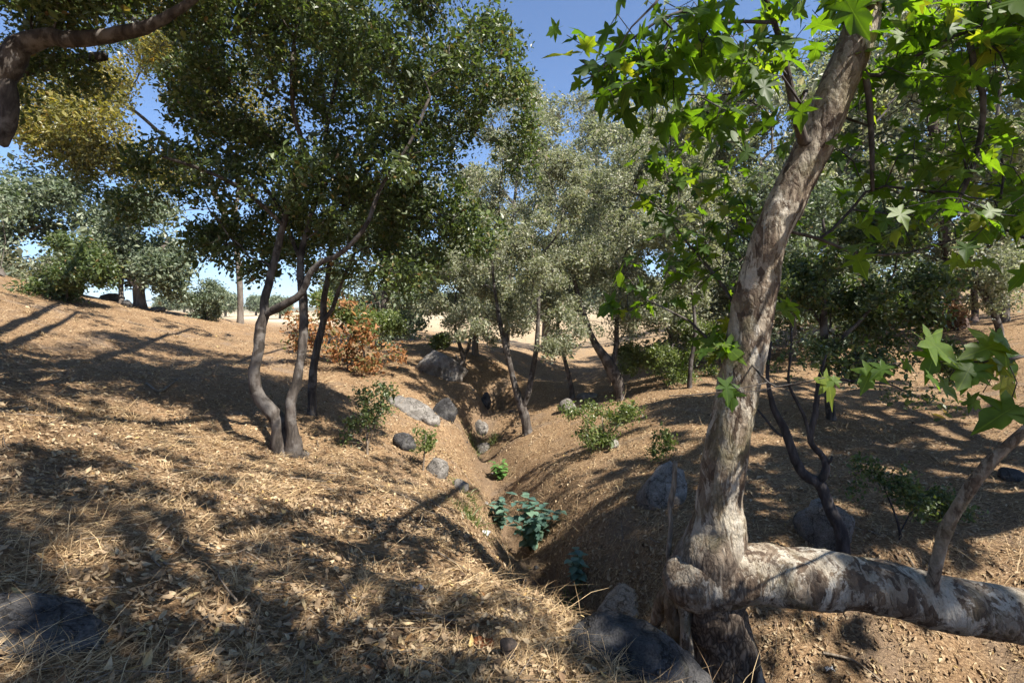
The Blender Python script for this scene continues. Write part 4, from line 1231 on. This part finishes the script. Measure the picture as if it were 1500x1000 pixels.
stem_oak(215, 'oak_tree', 'leaning oak with pale broken bark on the right bank', (908, 586),
    [[(908,572,14,0),(901,550,19,0),(887,525,15,0),(871,502,10,0),(858,468,8,0),(846,430,6,0),(835,380,4,.1)], [(896,540,10,0),(902,514,8,.1),(903,482,7,.1),(906,440,5,.1),(915,390,4,.1)]],
    [(850,400,.2,70,70,1.3,90,10),(925,405,.2,75,70,1.4,100,10),(965,470,.1,65,55,1.2,80,8),(880,320,.3,100,60,1.5,90,9),(1010,430,.3,65,65,1.3,70,7),(840,490,0,34,50,.8,34,6),(960,330,.3,80,70,1.4,60,9),(900,250,.4,80,50,1.2,40,8)], 42000, .060, .10, M['oak_grey'], M['bark_oak'], 'kite', .28, tip=.006, clump=.34)
stem_oak(216, 'oak_tree', 'straight grey trunk behind the leaning small oak', (697, 520),
    [[(696,512,10,0),(696,495,9,0),(697,470,8,0),(700,430,6,0),(705,390,4,0)]], [(710,400,0,50,50,1.8,50,7),(740,440,0,40,40,1.5,36,5)], 14000, .11, .22, M['oak_grey'], M['bark_far'], 'kite', .4, tip=.006)

stem_oak(217, 'oak_tree', 'thin leaning oak stem right of the forked oak', (838, 582),
    [[(838,572,7,0),(832,545,6,0),(822,505,5,0),(816,460,4,0),(820,400,3,0),(830,330,2,0)]], [(825,380,0,55,60,1.2,40,8),(840,290,0,60,60,1.3,40,8),(810,450,0,30,30,.8,14,4)], 12000, .07, .11, M['oak_grey'], M['bark_oak'], 'kite', .3, tip=.006, clump=.34)
stem_oak(218, 'oak_tree', 'thin oak stem seen between the leaning oak and the sycamore', (1010, 568),
    [[(1010,558,7,0),(1012,530,6,0),(1018,490,5,0),(1015,440,4,0),(1005,370,3,0)]], [(1000,370,0,70,60,1.3,44,8),(1030,300,0,60,60,1.3,40,8)], 12000, .07, .11, M['oak_grey'], M['bark_oak'], 'kite', .3, tip=.006, clump=.34)
BIGSPEC = [(0,-200,0,130,75,2.6,150,14),(-80,-120,0,90,75,2.2,90,9),(80,-120,0,95,80,2.2,100,10),(0,-60,-.5,130,55,2.4,90,9),(-20,-255,0,85,42,2,60,6),(60,-240,0,70,40,2,40,5)]
def big_oak(seed, label, foot, top_v, cx, scale, leafm, n=42000, size=.12, name='oak_tree', bark=None, w=14):
    u, v = foot
    h = v - top_v
    k = h / 290.0
    st = [[(u, v - 8, w, 0), (u + 2, v - h * .2, w * .8, 0), (u + (cx - u) * .4, v - h * .45, w * .6, 0), (cx, v - h * .7, w * .35, 0)],
          [(u + 2, v - h * .2, w * .6, 0), (cx - 50 * k, v - h * .45, w * .4, 0), (cx - 80 * k, v - h * .6, w * .25, 0)],
          [(u + 2, v - h * .25, w * .6, 0), (cx + 50 * k, v - h * .5, w * .4, 0), (cx + 85 * k, v - h * .65, w * .25, 0)]]
    sp = [(cx + a * k * scale, v + b * k, d, ru * k * scale, rv * k, ry, c, kk) for a, b, d, ru, rv, ry, c, kk in BIGSPEC]
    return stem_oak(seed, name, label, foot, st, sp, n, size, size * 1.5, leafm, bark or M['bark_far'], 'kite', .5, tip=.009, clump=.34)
big_oak(220, 'tall pale grey-green oak filling the view behind the forked oak', (800, 515), 120, 845, 1.15, M['oak_grey'], 44000, .14)
big_oak(221, 'wide pale oak behind the leaning oak left of the sycamore', (985, 532), 150, 975, 1.25, M['oak_grey'], 42000, .14)
big_oak(222, 'pale oak crown seen behind the sycamore stem', (1105, 520), 115, 1115, 1.1, M['oak_grey'], 30000, .145)
big_oak(223, 'oak behind the dark forked stem with bluish leaves', (1240, 492), 70, 1235, 1.1, M['oak_blue'], 27000, .145)
big_oak(224, 'grey oak farther back behind the pine trunk', (1330, 478), 60, 1340, 1.0, M['oak_grey'], 28000, .14)
big_oak(225, 'grey oak at the right edge of the right bank', (1470, 470), 50, 1460, 1.0, M['oak_grey'], 28000, .13)
big_oak(227, 'green oak low behind the dark forked stem', (1160, 528), 250, 1165, 1.0, M['oak_blue'], 20000, .11, w=10)
big_oak(229, 'pale oak crown rising between the dark live oak and the forked oak', (742, 518), 120, 760, .85, M['oak_grey'], 36000, .13, w=9)
big_oak(226, 'oak crown between the two-stemmed oak and the gully oaks', (560, 505), 270, 570, .8, M['oak_blue'], 22000, .12, w=10)

# right bank
stem_oak(230, 'oak_tree', 'thin straight oak with small dark leaves on the right bank', (1218, 615),
    [[(1217,604,13,0),(1213,570,12,0),(1209,530,11,0),(1207,480,10,0),(1206,430,8,0),(1210,370,6,0),(1205,320,4,0)], [(1210,515,8,0),(1225,500,6,-.2),(1250,480,5,-.3),(1285,440,4,-.4),(1310,400,3,-.4)], [(1208,480,6,0),(1180,440,4,.1),(1160,400,3,.1)]],
    [(1260,430,-.2,90,70,1.3,120,12),(1180,420,0,60,60,1.1,70,8),(1330,450,-.3,70,50,1.1,70,8),(1250,530,-.6,80,30,.7,36,6),(1240,340,0,90,50,1.2,60,8),(1370,530,-.8,70,25,.6,20,4)], 26000, .06, .10, M['oak'], M['bark_oak'], 'hex', .2)
stem_oak(231, 'pine_tree', 'dark brown pine trunk on the right bank with brush at its foot', (1404, 482),
    [[(1404,470,24,0),(1396,440,20,0),(1392,380,19,0),(1384,335,18,0),(1377,290,17,0),(1370,220,15,0),(1362,120,12,0),(1355,0,9,0)], [(1392,380,8,0),(1430,350,5,.2),(1470,340,3,.3)], [(1384,335,7,0),(1345,300,4,0),(1310,290,3,0)]],
    [(1360,120,0,110,90,2,80,9),(1440,220,.5,80,60,1.5,60,7),(1330,260,0,60,40,1.3,30,4),(1460,350,.3,50,40,1.2,30,5),(1350,0,0,120,80,2,60,7)], 30000, .11, .2, M['oak_grey'], M['bark_brown'], 'kite', .4, tip=.006)
stem_oak(232, 'oak_tree', 'slim dark trunk just right of the pine', (1428, 476),
    [[(1428,465,9,2),(1426,400,8,2),(1424,330,7,2),(1426,240,5,2)]], [(1430,230,2,60,80,1.5,50,6),(1450,330,2,50,40,1.2,30,4)], 12000, .11, .2, M['oak_grey'], M['bark_brown'], 'kite', .4, tip=.006)
stem_oak(233, 'oak_tree', 'crooked leaning trunk at the far right of the right bank', (1464, 492),
    [[(1464,482,9,0),(1456,460,9,0),(1445,435,8,0),(1432,415,6,0),(1428,380,4,0)]], [(1440,390,0,50,40,1,50,6),(1470,430,0,36,36,.9,40,5),(1490,400,0,30,40,.9,26,4)], 12000, .08, .13, M['oak_grey'], M['bark_oak'], 'kite', .3)
stem_oak(234, 'oak_tree', 'grey trunk half hidden behind the thin oak', (1275, 492),
    [[(1275,482,22,0),(1274,450,20,0),(1270,400,18,0),(1268,330,14,0),(1270,250,9,0)]], [(1270,230,0,110,70,2,70,8),(1210,300,0,60,50,1.5,36,5),(1320,330,0,60,50,1.5,40,5)], 20000, .11, .22, M['oak_blue'], M['bark_far'], 'kite', .4, tip=.006)

def shade_oak(seed, label, foot, crown, n, size=.078):
    t = Tree(seed)
    f = np.array([foot[0], foot[1], gz(*foot)])
    c0 = np.mean([c[0] for c in crown], axis=0)
    r = t.limb(np.array([(*f, .28), (f[0] + .1, f[1], f[2] + 1.8, .22), (*(f * .5 + c0 * .5)[:2], f[2] + 3.6, .17)]), -1, .25, .06)
    for c, _, _ in crown:
        c = np.array(c)
        t.limb(np.array([(*(t.pos[r[-1]] * .5 + c * .5 + t.rng.normal(size=3) * .2), .10), (*c, .04)]), r[-1], .25, .06)
    L = [np.array(c) + nrm(t.rng.normal(size=(k, 3))) * t.rng.random((k, 1)) ** .4 * np.array(rr) for c, rr, k in crown]
    t.grow(np.vstack(L), .3, .3, .12, .03)
    finish_tree(t, 'oak_tree', label, 'tree', f, M['bark_oak'], M['oak'], n, size, .075, 'kite', .55, .4, tip=.004)
shade_oak(280, 'live oak beyond the right edge that shades the right bank', (9.8, 3.0), [over(3.4,5.2,6.0,1.1,.8,.6,40), over(4.4,6.6,6.6,1.1,.9,.6,40), over(3.4,6.6,5.6,1.3,1.3,.8,44), over(5.2,8.4,6.4,1.7,1.6,1.0,56), over(4.2,9.8,7.4,1.5,1.4,.9,40), over(6.6,9.6,6.6,1.6,1.5,1.0,50), over(6.4,13,7.6,1.6,1.6,.9,36), over(7.5,11,7.6,1.5,1.2,.8,36), over(5.6,7.2,7.2,1.2,1.0,.6,36), over(.5,6.8,7.6,.8,.7,.5,30), over(1.1,5.7,7.9,.8,.7,.5,30), over(.3,5.3,8.2,.6,.6,.5,20), over(2.9,7.4,7.6,.9,.8,.5,26)], 58000, .105)
shade_oak(281, 'live oak behind the viewpoint that shades the near slope', (4.4, -4.6), [over(-1.9,2.4,5.8,1.2,.8,.6,40), over(-.4,2.5,5.6,1.1,.7,.6,40), over(-2.6,3.6,6.4,1.1,.8,.6,36), over(.9,2.6,6.2,1.0,.8,.6,36), over(-4.0,3.6,6.6,1.2,.8,.6,34), over(1.5,3.5,6.6,.6,.4,.4,11), over(2.6,3.5,6.9,.7,.4,.4,8), over(3.6,3.6,6.4,.7,.4,.4,8), over(2.1,3.0,7.4,.8,.3,.4,12), over(2.2,3.6,7.8,.9,.35,.4,12), over(3.2,3.5,7.6,.9,.35,.4,12)], 19000)
shade_oak(282, 'live oak behind the viewpoint to the left that shades the upper slope', (-2.6, -3.2), [over(-5.2,5.4,7.0,1.2,.9,.7,36), over(-4.0,7.8,8.6,1.3,1.0,.7,30), over(-8.0,7.0,6.6,1.4,.9,.7,36), over(-6.8,9.2,8.4,1.4,1.0,.7,34), over(-8.5,12,8.8,1.5,.8,.7,34), over(-11,13,8.4,1.6,.8,.7,34), over(-12.5,9.5,7.2,1.6,.8,.7,30), over(-10,16,9.2,1.6,.8,.7,30), over(-13.5,16,9.0,1.7,.7,.7,26), over(-7,16.5,9.6,1.5,.7,.7,24)], 20000)

def dark_fork():
    t = Tree(240)
    Y = 4.75
    b = P(1236, 806, Y); b[2] = gz(b[0], b[1])
    base = t.node(b - np.array([0, 0, .05]), -1, .07)
    m = t.stem([(1234,790,19,Y),(1226,765,18,Y),(1216,745,18,Y),(1206,718,17,Y),(1199,706,17,Y)], base, .05, .05)
    t.stem([(1180,696,15,Y),(1168,680,14,Y),(1160,660,13,Y),(1153,640,12,Y),(1144,618,11,Y),(1134,600,9,Y),(1128,576,7,Y),(1124,545,5,Y),(1130,500,3,Y)], m[-1], .05, .06)
    t.stem([(1207,696,12,Y-.05),(1210,682,11,Y-.05),(1205,668,10,Y-.06),(1192,654,9,Y-.08),(1187,640,8,Y-.08),(1193,610,8,Y-.1),(1197,580,7,Y-.1),(1200,555,5,Y-.1),(1210,520,3,Y-.1)], m[-1], .05, .06)
    t.stem([(1178,610,5,Y-.1),(1168,590,4.5,Y-.1),(1155,560,4,Y-.1),(1158,520,3,Y-.1),(1160,480,2,Y)], t.near(P(1190, 645, Y - .08)), .05, .06)
    t.stem([(1140,635,4,Y),(1125,618,3.5,Y),(1110,600,3,Y)], t.near(P(1150, 637, Y)), .05, .06)
    t.stem([(1217,674,4,Y-.1),(1219,668,3,Y-.1)], t.near(P(1210, 680, Y - .05)), .03, .02)
    t.stem([(1225,556,4,Y-.2),(1260,560,4,Y-.3),(1300,562,3,Y-.4),(1330,575,2,Y-.45)], t.near(P(1197, 575, Y - .1)), .06, .06)
    L = lobes(t.rng, [(1230,520,Y-.2,70,40,.3,16,5),(1320,570,Y-.4,60,30,.25,14,5),(1140,520,Y,40,40,.25,8,4),(1380,590,Y-.4,40,24,.2,8,3)], .6)
    t.grow(L, .2, .08, .08, .02)
    finish_tree(t, 'sapling', 'bare dark stem forking in two behind the horizontal log', 'sapling', b, M['bark_dark'], M['oak'], 520, .038, .035, 'hex', .5, .3, tip=.0022, trunk_name='stem')
dark_fork()

# ------------------------------------------------------------------ low shrubs and weeds
stem_oak(250, 'shrub', 'fresh green leafy shrub at the right edge of the gully', (885, 655),
    [[(885,645,3,0),(884,630,2,0),(882,610,1.5,0)], [(885,648,3,0),(865,620,2,0),(850,600,1.5,0)], [(885,648,3,0),(905,625,2,0),(912,605,1.5,0)]],
    [(890,620,0,40,26,.45,70,8),(850,605,.1,22,18,.35,30,5),(910,600,0,26,18,.4,30,5),(870,640,-.1,30,12,.3,20,4)], 3300, .045, .06, M['shrub'], M['dead_wood'], 'hex', .12, cat='shrub', tip=.0022)
stem_oak(251, 'shrub', 'thin pale green seedling bush above the light boulder', (976, 674),
    [[(976,668,2,0),(975,650,1.5,0),(974,630,1,0)]], [(975,645,0,16,26,.2,26,5)], 600, .040, .05, M['shrub'], M['dead_wood'], 'hex', .1, cat='shrub', tip=.002)
stem_oak(252, 'shrub', 'dark leafy sapling with dry tangle below on the left bank', (538, 665),
    [[(538,655,4,0),(538,630,3,0),(540,600,2,0)], [(538,655,3,0),(550,620,2,0),(560,595,1.5,0)]], [(540,600,0,30,26,.35,50,7),(555,580,0,18,14,.25,16,3),(525,630,0,18,16,.25,16,3)], 1500, .042, .06, M['oak'], M['dead_wood'], 'hex', .12, cat='shrub', tip=.0025)
stem_oak(253, 'shrub', 'small upright sapling on the left bank near the gully', (620, 690),
    [[(620,684,3,0),(622,660,2,0),(624,635,1.5,0)]], [(624,640,0,15,24,.22,26,5),(618,662,0,12,12,.18,10,3)], 480, .040, .045, M['shrub'], M['dead_wood'], 'hex', .1, cat='shrub', tip=.002)
stem_oak(254, 'shrub', 'low dark green shrub in the hollow behind the log', (1318, 790),
    [[(1318,780,4,0),(1310,750,3,0),(1295,715,2,0)], [(1318,780,3,0),(1340,740,2,0),(1360,715,1.5,0)]], [(1295,705,0,50,34,.35,40,7),(1345,745,.1,50,30,.35,36,6),(1390,760,.1,34,24,.3,16,4)], 2600, .036, .045, M['oak'], M['bark_dark'], 'hex', .1, cat='shrub', tip=.002)
stem_oak(255, 'brush', 'brown twiggy brush around the foot of the pine', (1372, 486),
    [[(1372,480,2,-.3),(1370,465,1.5,-.3)]], [(1370,462,-.4,32,20,.6,70,8),(1400,470,-.5,20,14,.5,20,4)], 5000, .10, .10, M['dry_grass'], M['bark_brown'], 'kite', .2, cat='brush', tip=.005)
stem_oak(256, 'brush', 'yellowish tuft of brush above the large pale boulder', (642, 512),
    [[(642,508,2,0),(642,500,1.5,0)]], [(642,500,0,15,8,.6,30,5)], 2200, .11, .08, M['shrub'], M['dead_wood'], 'kite', .2, cat='brush', tip=.004)
stem_oak(258, 'bush', 'bright leafy bush between the leaning oak and the sycamore', (985, 560),
    [[(985,552,4,0),(985,535,3,0),(985,505,2,0)]], [(975,520,0,60,34,1.0,80,9),(1020,540,0,40,26,.8,40,6),(940,535,0,34,26,.8,36,5),(990,470,0,50,36,1,50,6)], 16000, .06, .09, M['shrub'], M['bark_oak'], 'kite', .22, cat='bush')

def weed(seed, name, foot, n_st, h, L, mat, label, spread):
    """upright weed with broad opposite leaves, every leaf its own"""
    rng = np.random.default_rng(seed)
    b = hit(*foot)
    root = link(name, None, loc=tuple(b), label=label, cat='weed')
    V, Q = None, None
    ms = []
    for k in range(3):
        r = np.random.default_rng(seed + k)
        t = np.array([0, .18, .4, .7, 1.0]); pr = np.array([.03, .33, .40, .24, .0])
        rows = []
        dz = r.uniform(.15, .35)
        for x, q in zip(t, pr):
            rows += [(x, -q, -dz * x * x + .10 * q), (x, 0, -dz * x * x), (x, q, -dz * x * x + .10 * q)]
        Qq = [(i * 3 + s, i * 3 + 3 + s, i * 3 + 4 + s, i * 3 + 1 + s) for i in range(4) for s in (0, 1)]
        a = Acc(); a.add(np.array(rows), np.array(Qq)); ms.append(a.mesh('leaf', mat))
    st = Acc()
    from mathutils import Matrix
    for s in range(n_st):
        a0 = rng.uniform(0, 6.28); lean = rng.uniform(.1, .9) * spread
        hh = h * rng.uniform(.65, 1.1)
        top = np.array([math.cos(a0) * lean, math.sin(a0) * lean, hh])
        C = catmull(np.array([(0, 0, -.03), tuple(top * .5 + np.array([0, 0, hh * .1])), tuple(top)]), .05)
        tube(st, C, np.linspace(.007, .003, len(C)), 5)
        for q in range(2, 9):
            f = q / 8
            c = C[min(len(C) - 1, int(f * (len(C) - 1)))]
            for sgn in (0, 1):
                az = a0 + q * 1.57 + sgn * 3.14 + rng.normal() * .3
                d = np.array([math.cos(az), math.sin(az), rng.uniform(-.25, .3)]); d /= np.linalg.norm(d)
                w = np.cross([0, 0, 1], d); w /= np.linalg.norm(w)
                nn = np.cross(d, w)
                l = L * rng.uniform(.65, 1.1) * (1.1 - .35 * abs(f - .6))
                m = np.eye(4)
                m[:3, 0], m[:3, 1], m[:3, 2], m[:3, 3] = d * l, w * l, nn * l, c
                o = link('leaf', ms[rng.integers(0, 3)], root)
                o.matrix_local = Matrix(m.tolist())
    link('stem', st.mesh('stem', M['shrub']), root)
weed(301, 'weed', (778, 806), 13, .72, .165, M['nettle'], 'broad-leaved blue-green weed in the middle of the gully', .52)
weed(302, 'weed', (733, 772), 6, .5, .14, M['nettle'], 'smaller blue-green weed left of the broad-leaved one', .3)
weed(303, 'weed', (848, 858), 4, .34, .12, M['nettle'], 'low bluish weed nearer the dark boulder in the gully', .26)
weed(304, 'weed', (735, 702), 5, .34, .14, M['weed'], 'bright green weed in the gully beyond the blue-green ones', .25)

def green_tuft(foot, label, seed, r=.12, n=140, h=.13):
    rng = np.random.default_rng(seed)
    b = hit(*foot)
    x, y = rng.normal(size=n) * r, rng.normal(size=n) * r
    z = ground_z(b[0] + x, b[1] + y) - b[2]
    d = nrm(rng.normal(size=(n, 3)) * .5 + np.array([0, 0, 1.]))
    L = h * np.exp(rng.normal(size=n) * .4)
    s = nrm(np.cross(d, rng.normal(size=(n, 3)))) * .006
    B = np.c_[x, y, z]
    V = np.stack([B - s, B + s, B + d * L[:, None] * .6 + s * .8, B + d * L[:, None] * .6 - s * .8, B + d * L[:, None] + np.c_[d[:, :2] * L[:, None] * .4, -L * .1]], 1)
    k = (np.arange(n) * 5)[:, None]
    a = Acc(); a.add(V.reshape(-1, 3), k + np.array([0, 1, 2, 3]), k + np.array([3, 2, 4]), np.repeat(rng.random(n), 5))
    link('grass_tuft', a.mesh('grass_tuft', M['shrub']), loc=tuple(b), label=label, cat='grass tuft')
green_tuft((688, 756), 'green grass tuft at the foot of the left bank', 1)
green_tuft((682, 726), 'green grass tuft just upstream on the gully edge', 2, .10)
green_tuft((694, 662), 'dark green tuft left of the flat stone in the gully', 3, .16, 160, .2)
green_tuft((722, 650), 'yellow-green tuft right of the flat stone in the gully', 4, .09, 160)
green_tuft((838, 897), 'green tuft in the dark hollow behind the boulder', 5, .07, 120, .09)

# ------------------------------------------------------------------ sticks and scraps
def stick(name, rows, mat, label, cat='twig', sides=7, on_ground=False):
    C = np.array([[*P(u, v, Y), w / FPX * Y / 2] for u, v, w, Y in rows])
    if on_ground:
        C = np.array([[*hit(u, v), w / FPX * Y / 2] for u, v, w, Y in rows])
        C[:, 2] += .02
    R = catmull(C, .05)
    o = R[0, :3].copy()
    a = Acc(); tube(a, R[:, :3] - o, R[:, 3], sides, .12, lf=12)
    return link(name, a.mesh(name, mat, smooth=True), loc=tuple(o), label=label, cat=cat)
stick('dead_stem', [(990,925,11,3.62),(983,885,10,3.60),(986,850,8,3.63),(979,812,8,3.66),(983,770,7,3.7),(981,742,8,3.71),(987,712,8,3.72),(989,676,7,3.74)], M['dead_wood'], 'thin dead stem standing upright left of the sycamore base', 'dead stem')
b0 = hit(744, 968)
st_ = Acc()
tube(st_, np.array([(0, 0, -.05), (0, 0, .02), (-.004, .004, .06), (.002, 0, .09)]), np.array([.034, .032, .028, .036]), 12, .3, lf=30)
tube(st_, np.array([(.01, 0, .08), (.018, 0, .11)]), np.array([.014, .004]), 6)
tube(st_, np.array([(-.02, 0, .08), (-.026, .004, .105)]), np.array([.012, .004]), 6)
link('stump', st_.mesh('stump', M['char'], smooth=True), loc=tuple(b0), label='short charred stump in the leaf litter', cat='stump')
stick('twig', [(12,968,2.2,2.1),(40,972,2.4,2.1),(62,980,2.4,2.08),(72,998,2.6,2.05),(90,988,2.2,2.05),(108,977,1.8,2.06)], M['straw'], 'bent dry twig lying on the dark slab at the lower left')
stick('twig', [(215,565,3,9),(235,575,3,9),(262,556,2,9)], M['dead_wood'], 'dead twig sticking up on the upper left slope', on_ground=True)
stick('twig', [(780,905,4,4),(812,868,4,4),(846,836,3,4)], M['dead_wood'], 'long twig lying across the gully hollow', on_ground=True)
stick('twig', [(640,812,3,4),(690,842,3,4),(742,872,2,4)], M['dead_wood'], 'pale stalk lying along the lip of the left bank', on_ground=True)
stick('twig', [(1205,960,5,3.4),(1250,975,4,3.4),(1290,1000,3,3.4)], M['dead_wood'], 'fallen twig on the litter under the log', on_ground=True)

def scrap(foot, size, mat, label, seed, name='scrap', cat='litter'):
    r = np.random.default_rng(seed)
    b = hit(*foot)
    n = 5
    g = np.stack(np.meshgrid(np.linspace(-.5, .5, n), np.linspace(-.5, .5, n)), -1).reshape(-1, 2)
    V = np.c_[g * np.array([1, .6]), .12 * r.normal(size=n * n)] * size
    V[:, :2] += r.normal(size=(n * n, 2)) * size * .05
    Q = [(i * n + j, i * n + j + 1, i * n + n + j + 1, i * n + n + j) for i in range(n - 1) for j in range(n - 1)]
    a = Acc(); a.add(V, np.array(Q)); a.add(V - np.array([0, 0, .003]), np.array(Q)[:, ::-1])
    link(name, a.mesh(name, mat, smooth=True), loc=(b[0], b[1], b[2] + .03), label=label, cat=cat)
scrap((613, 868), .07, M['paper'], 'crumpled white scrap on the sunny left bank', 1)
scrap((711, 783), .13, M['paper'], 'white scrap at the foot of the blue-green weeds', 2)
scrap((708, 948), .10, M['rust'], 'curled orange-brown piece beside the charred stump', 3)
scrap((1215, 985), .07, M['paper'], 'small pale scrap on the ground under the log', 4)

# ------------------------------------------------------------------ distant trees on the plain
stem_oak(260, 'oak_tree', 'lone brownish tree with upright trunk beyond the left bank', (603, 500),
    [[(603,494,8,4),(602,475,7,4),(600,455,5,4),(598,430,3,4)]], [(598,440,4,24,26,2,40,6),(610,425,4,22,20,2,24,4)], 8000, .16, .3, M['oak_grey'], M['bark_far'], 'kite', .5, tip=.008)
def far_trees():
    t = Tree(270)
    t.limb(np.array([(0, 0, -.3, .3), (.1, 0, 1.5, .25), (0, .1, 3.0, .15)]), -1, .5)
    g = nrm(t.rng.normal(size=(70, 3))) * t.rng.random((70, 1)) ** .4
    t.grow(np.array([0, 0, 3.3]) + g * np.array([2.6, 2.6, 2.1]), .3, .7, .12)
    t.radii(tip=.02)
    C, d = t.spots(5000, .45, .2)
    la = Acc(); leaves(la, C, .38, t.rng, 'kite', .6, .4)
    wm, lm = t.wood(True).mesh('trunk', M['bark_far'], smooth=True), la.mesh('crown', M['oak_blue'])
    rng = np.random.default_rng(8)
    spots = [(585,496,44,.62),(545,470,110,.9),(560,462,140,1.1),(640,470,120,1.0),(660,465,150,1.2),(700,472,90,.9),(730,470,110,1.0),(622,462,170,1.2),
             (250,455,130,1.0),(270,456,150,1.1),(330,462,110,.9),(375,462,120,.9),(390,460,150,1.1),(240,452,190,1.3),(318,455,200,1.3),(410,462,100,.8),(600,458,210,1.3),(575,456,230,1.4),(685,463,180,1.3),(780,480,70,1.0),(830,478,80,1.1),(880,480,75,1.1),(940,478,80,1.1),(1010,478,75,1.2),(1080,475,70,1.2)]
    for k, (u, v, Y, s) in enumerate(spots):
        x = (u - U0) / FPX * Y
        z = gz(x, Y)
        lab = 'round blue-green bush beside the lone far tree' if k == 0 else 'small distant tree on the golden plain'
        r = link('distant_tree', None, loc=(x, Y, z), label=lab, cat='bush' if k == 0 else 'tree', group=None if k == 0 else 'trees on the distant plain')
        r.scale = (s, s, s * rng.uniform(.8, 1.1)); r.rotation_euler = (0, 0, rng.uniform(0, 6.28))
        link('trunk', wm, r); link('crown', lm, r, kind='stuff')
far_trees()

# ------------------------------------------------------------------ the air over the far plain
def haze():
    m, nt, out = node_mat('haze_air')
    v = N(nt, "ShaderNodeVolumePrincipled")
    v.inputs["Color"].default_value = (.86, .92, 1.0, 1)
    v.inputs["Density"].default_value = .00022
    v.inputs["Anisotropy"].default_value = .2
    nt.links.new(v.outputs[0], out.inputs["Volume"])
    zmin = float(far_z(np.array(0.), np.array(0.))) - 8
    V = np.array([(x, y, z) for z in (zmin, 150.) for y in (-3500., 3500.) for x in (-3500., 3500.)])
    Q = np.array([(0, 2, 3, 1), (4, 5, 7, 6), (0, 1, 5, 4), (2, 6, 7, 3), (0, 4, 6, 2), (1, 3, 7, 5)])
    a = Acc(); a.add(V, Q)
    link('haze', a.mesh('haze', m), kind='stuff', label='thin pale haze over the far hills')
haze()
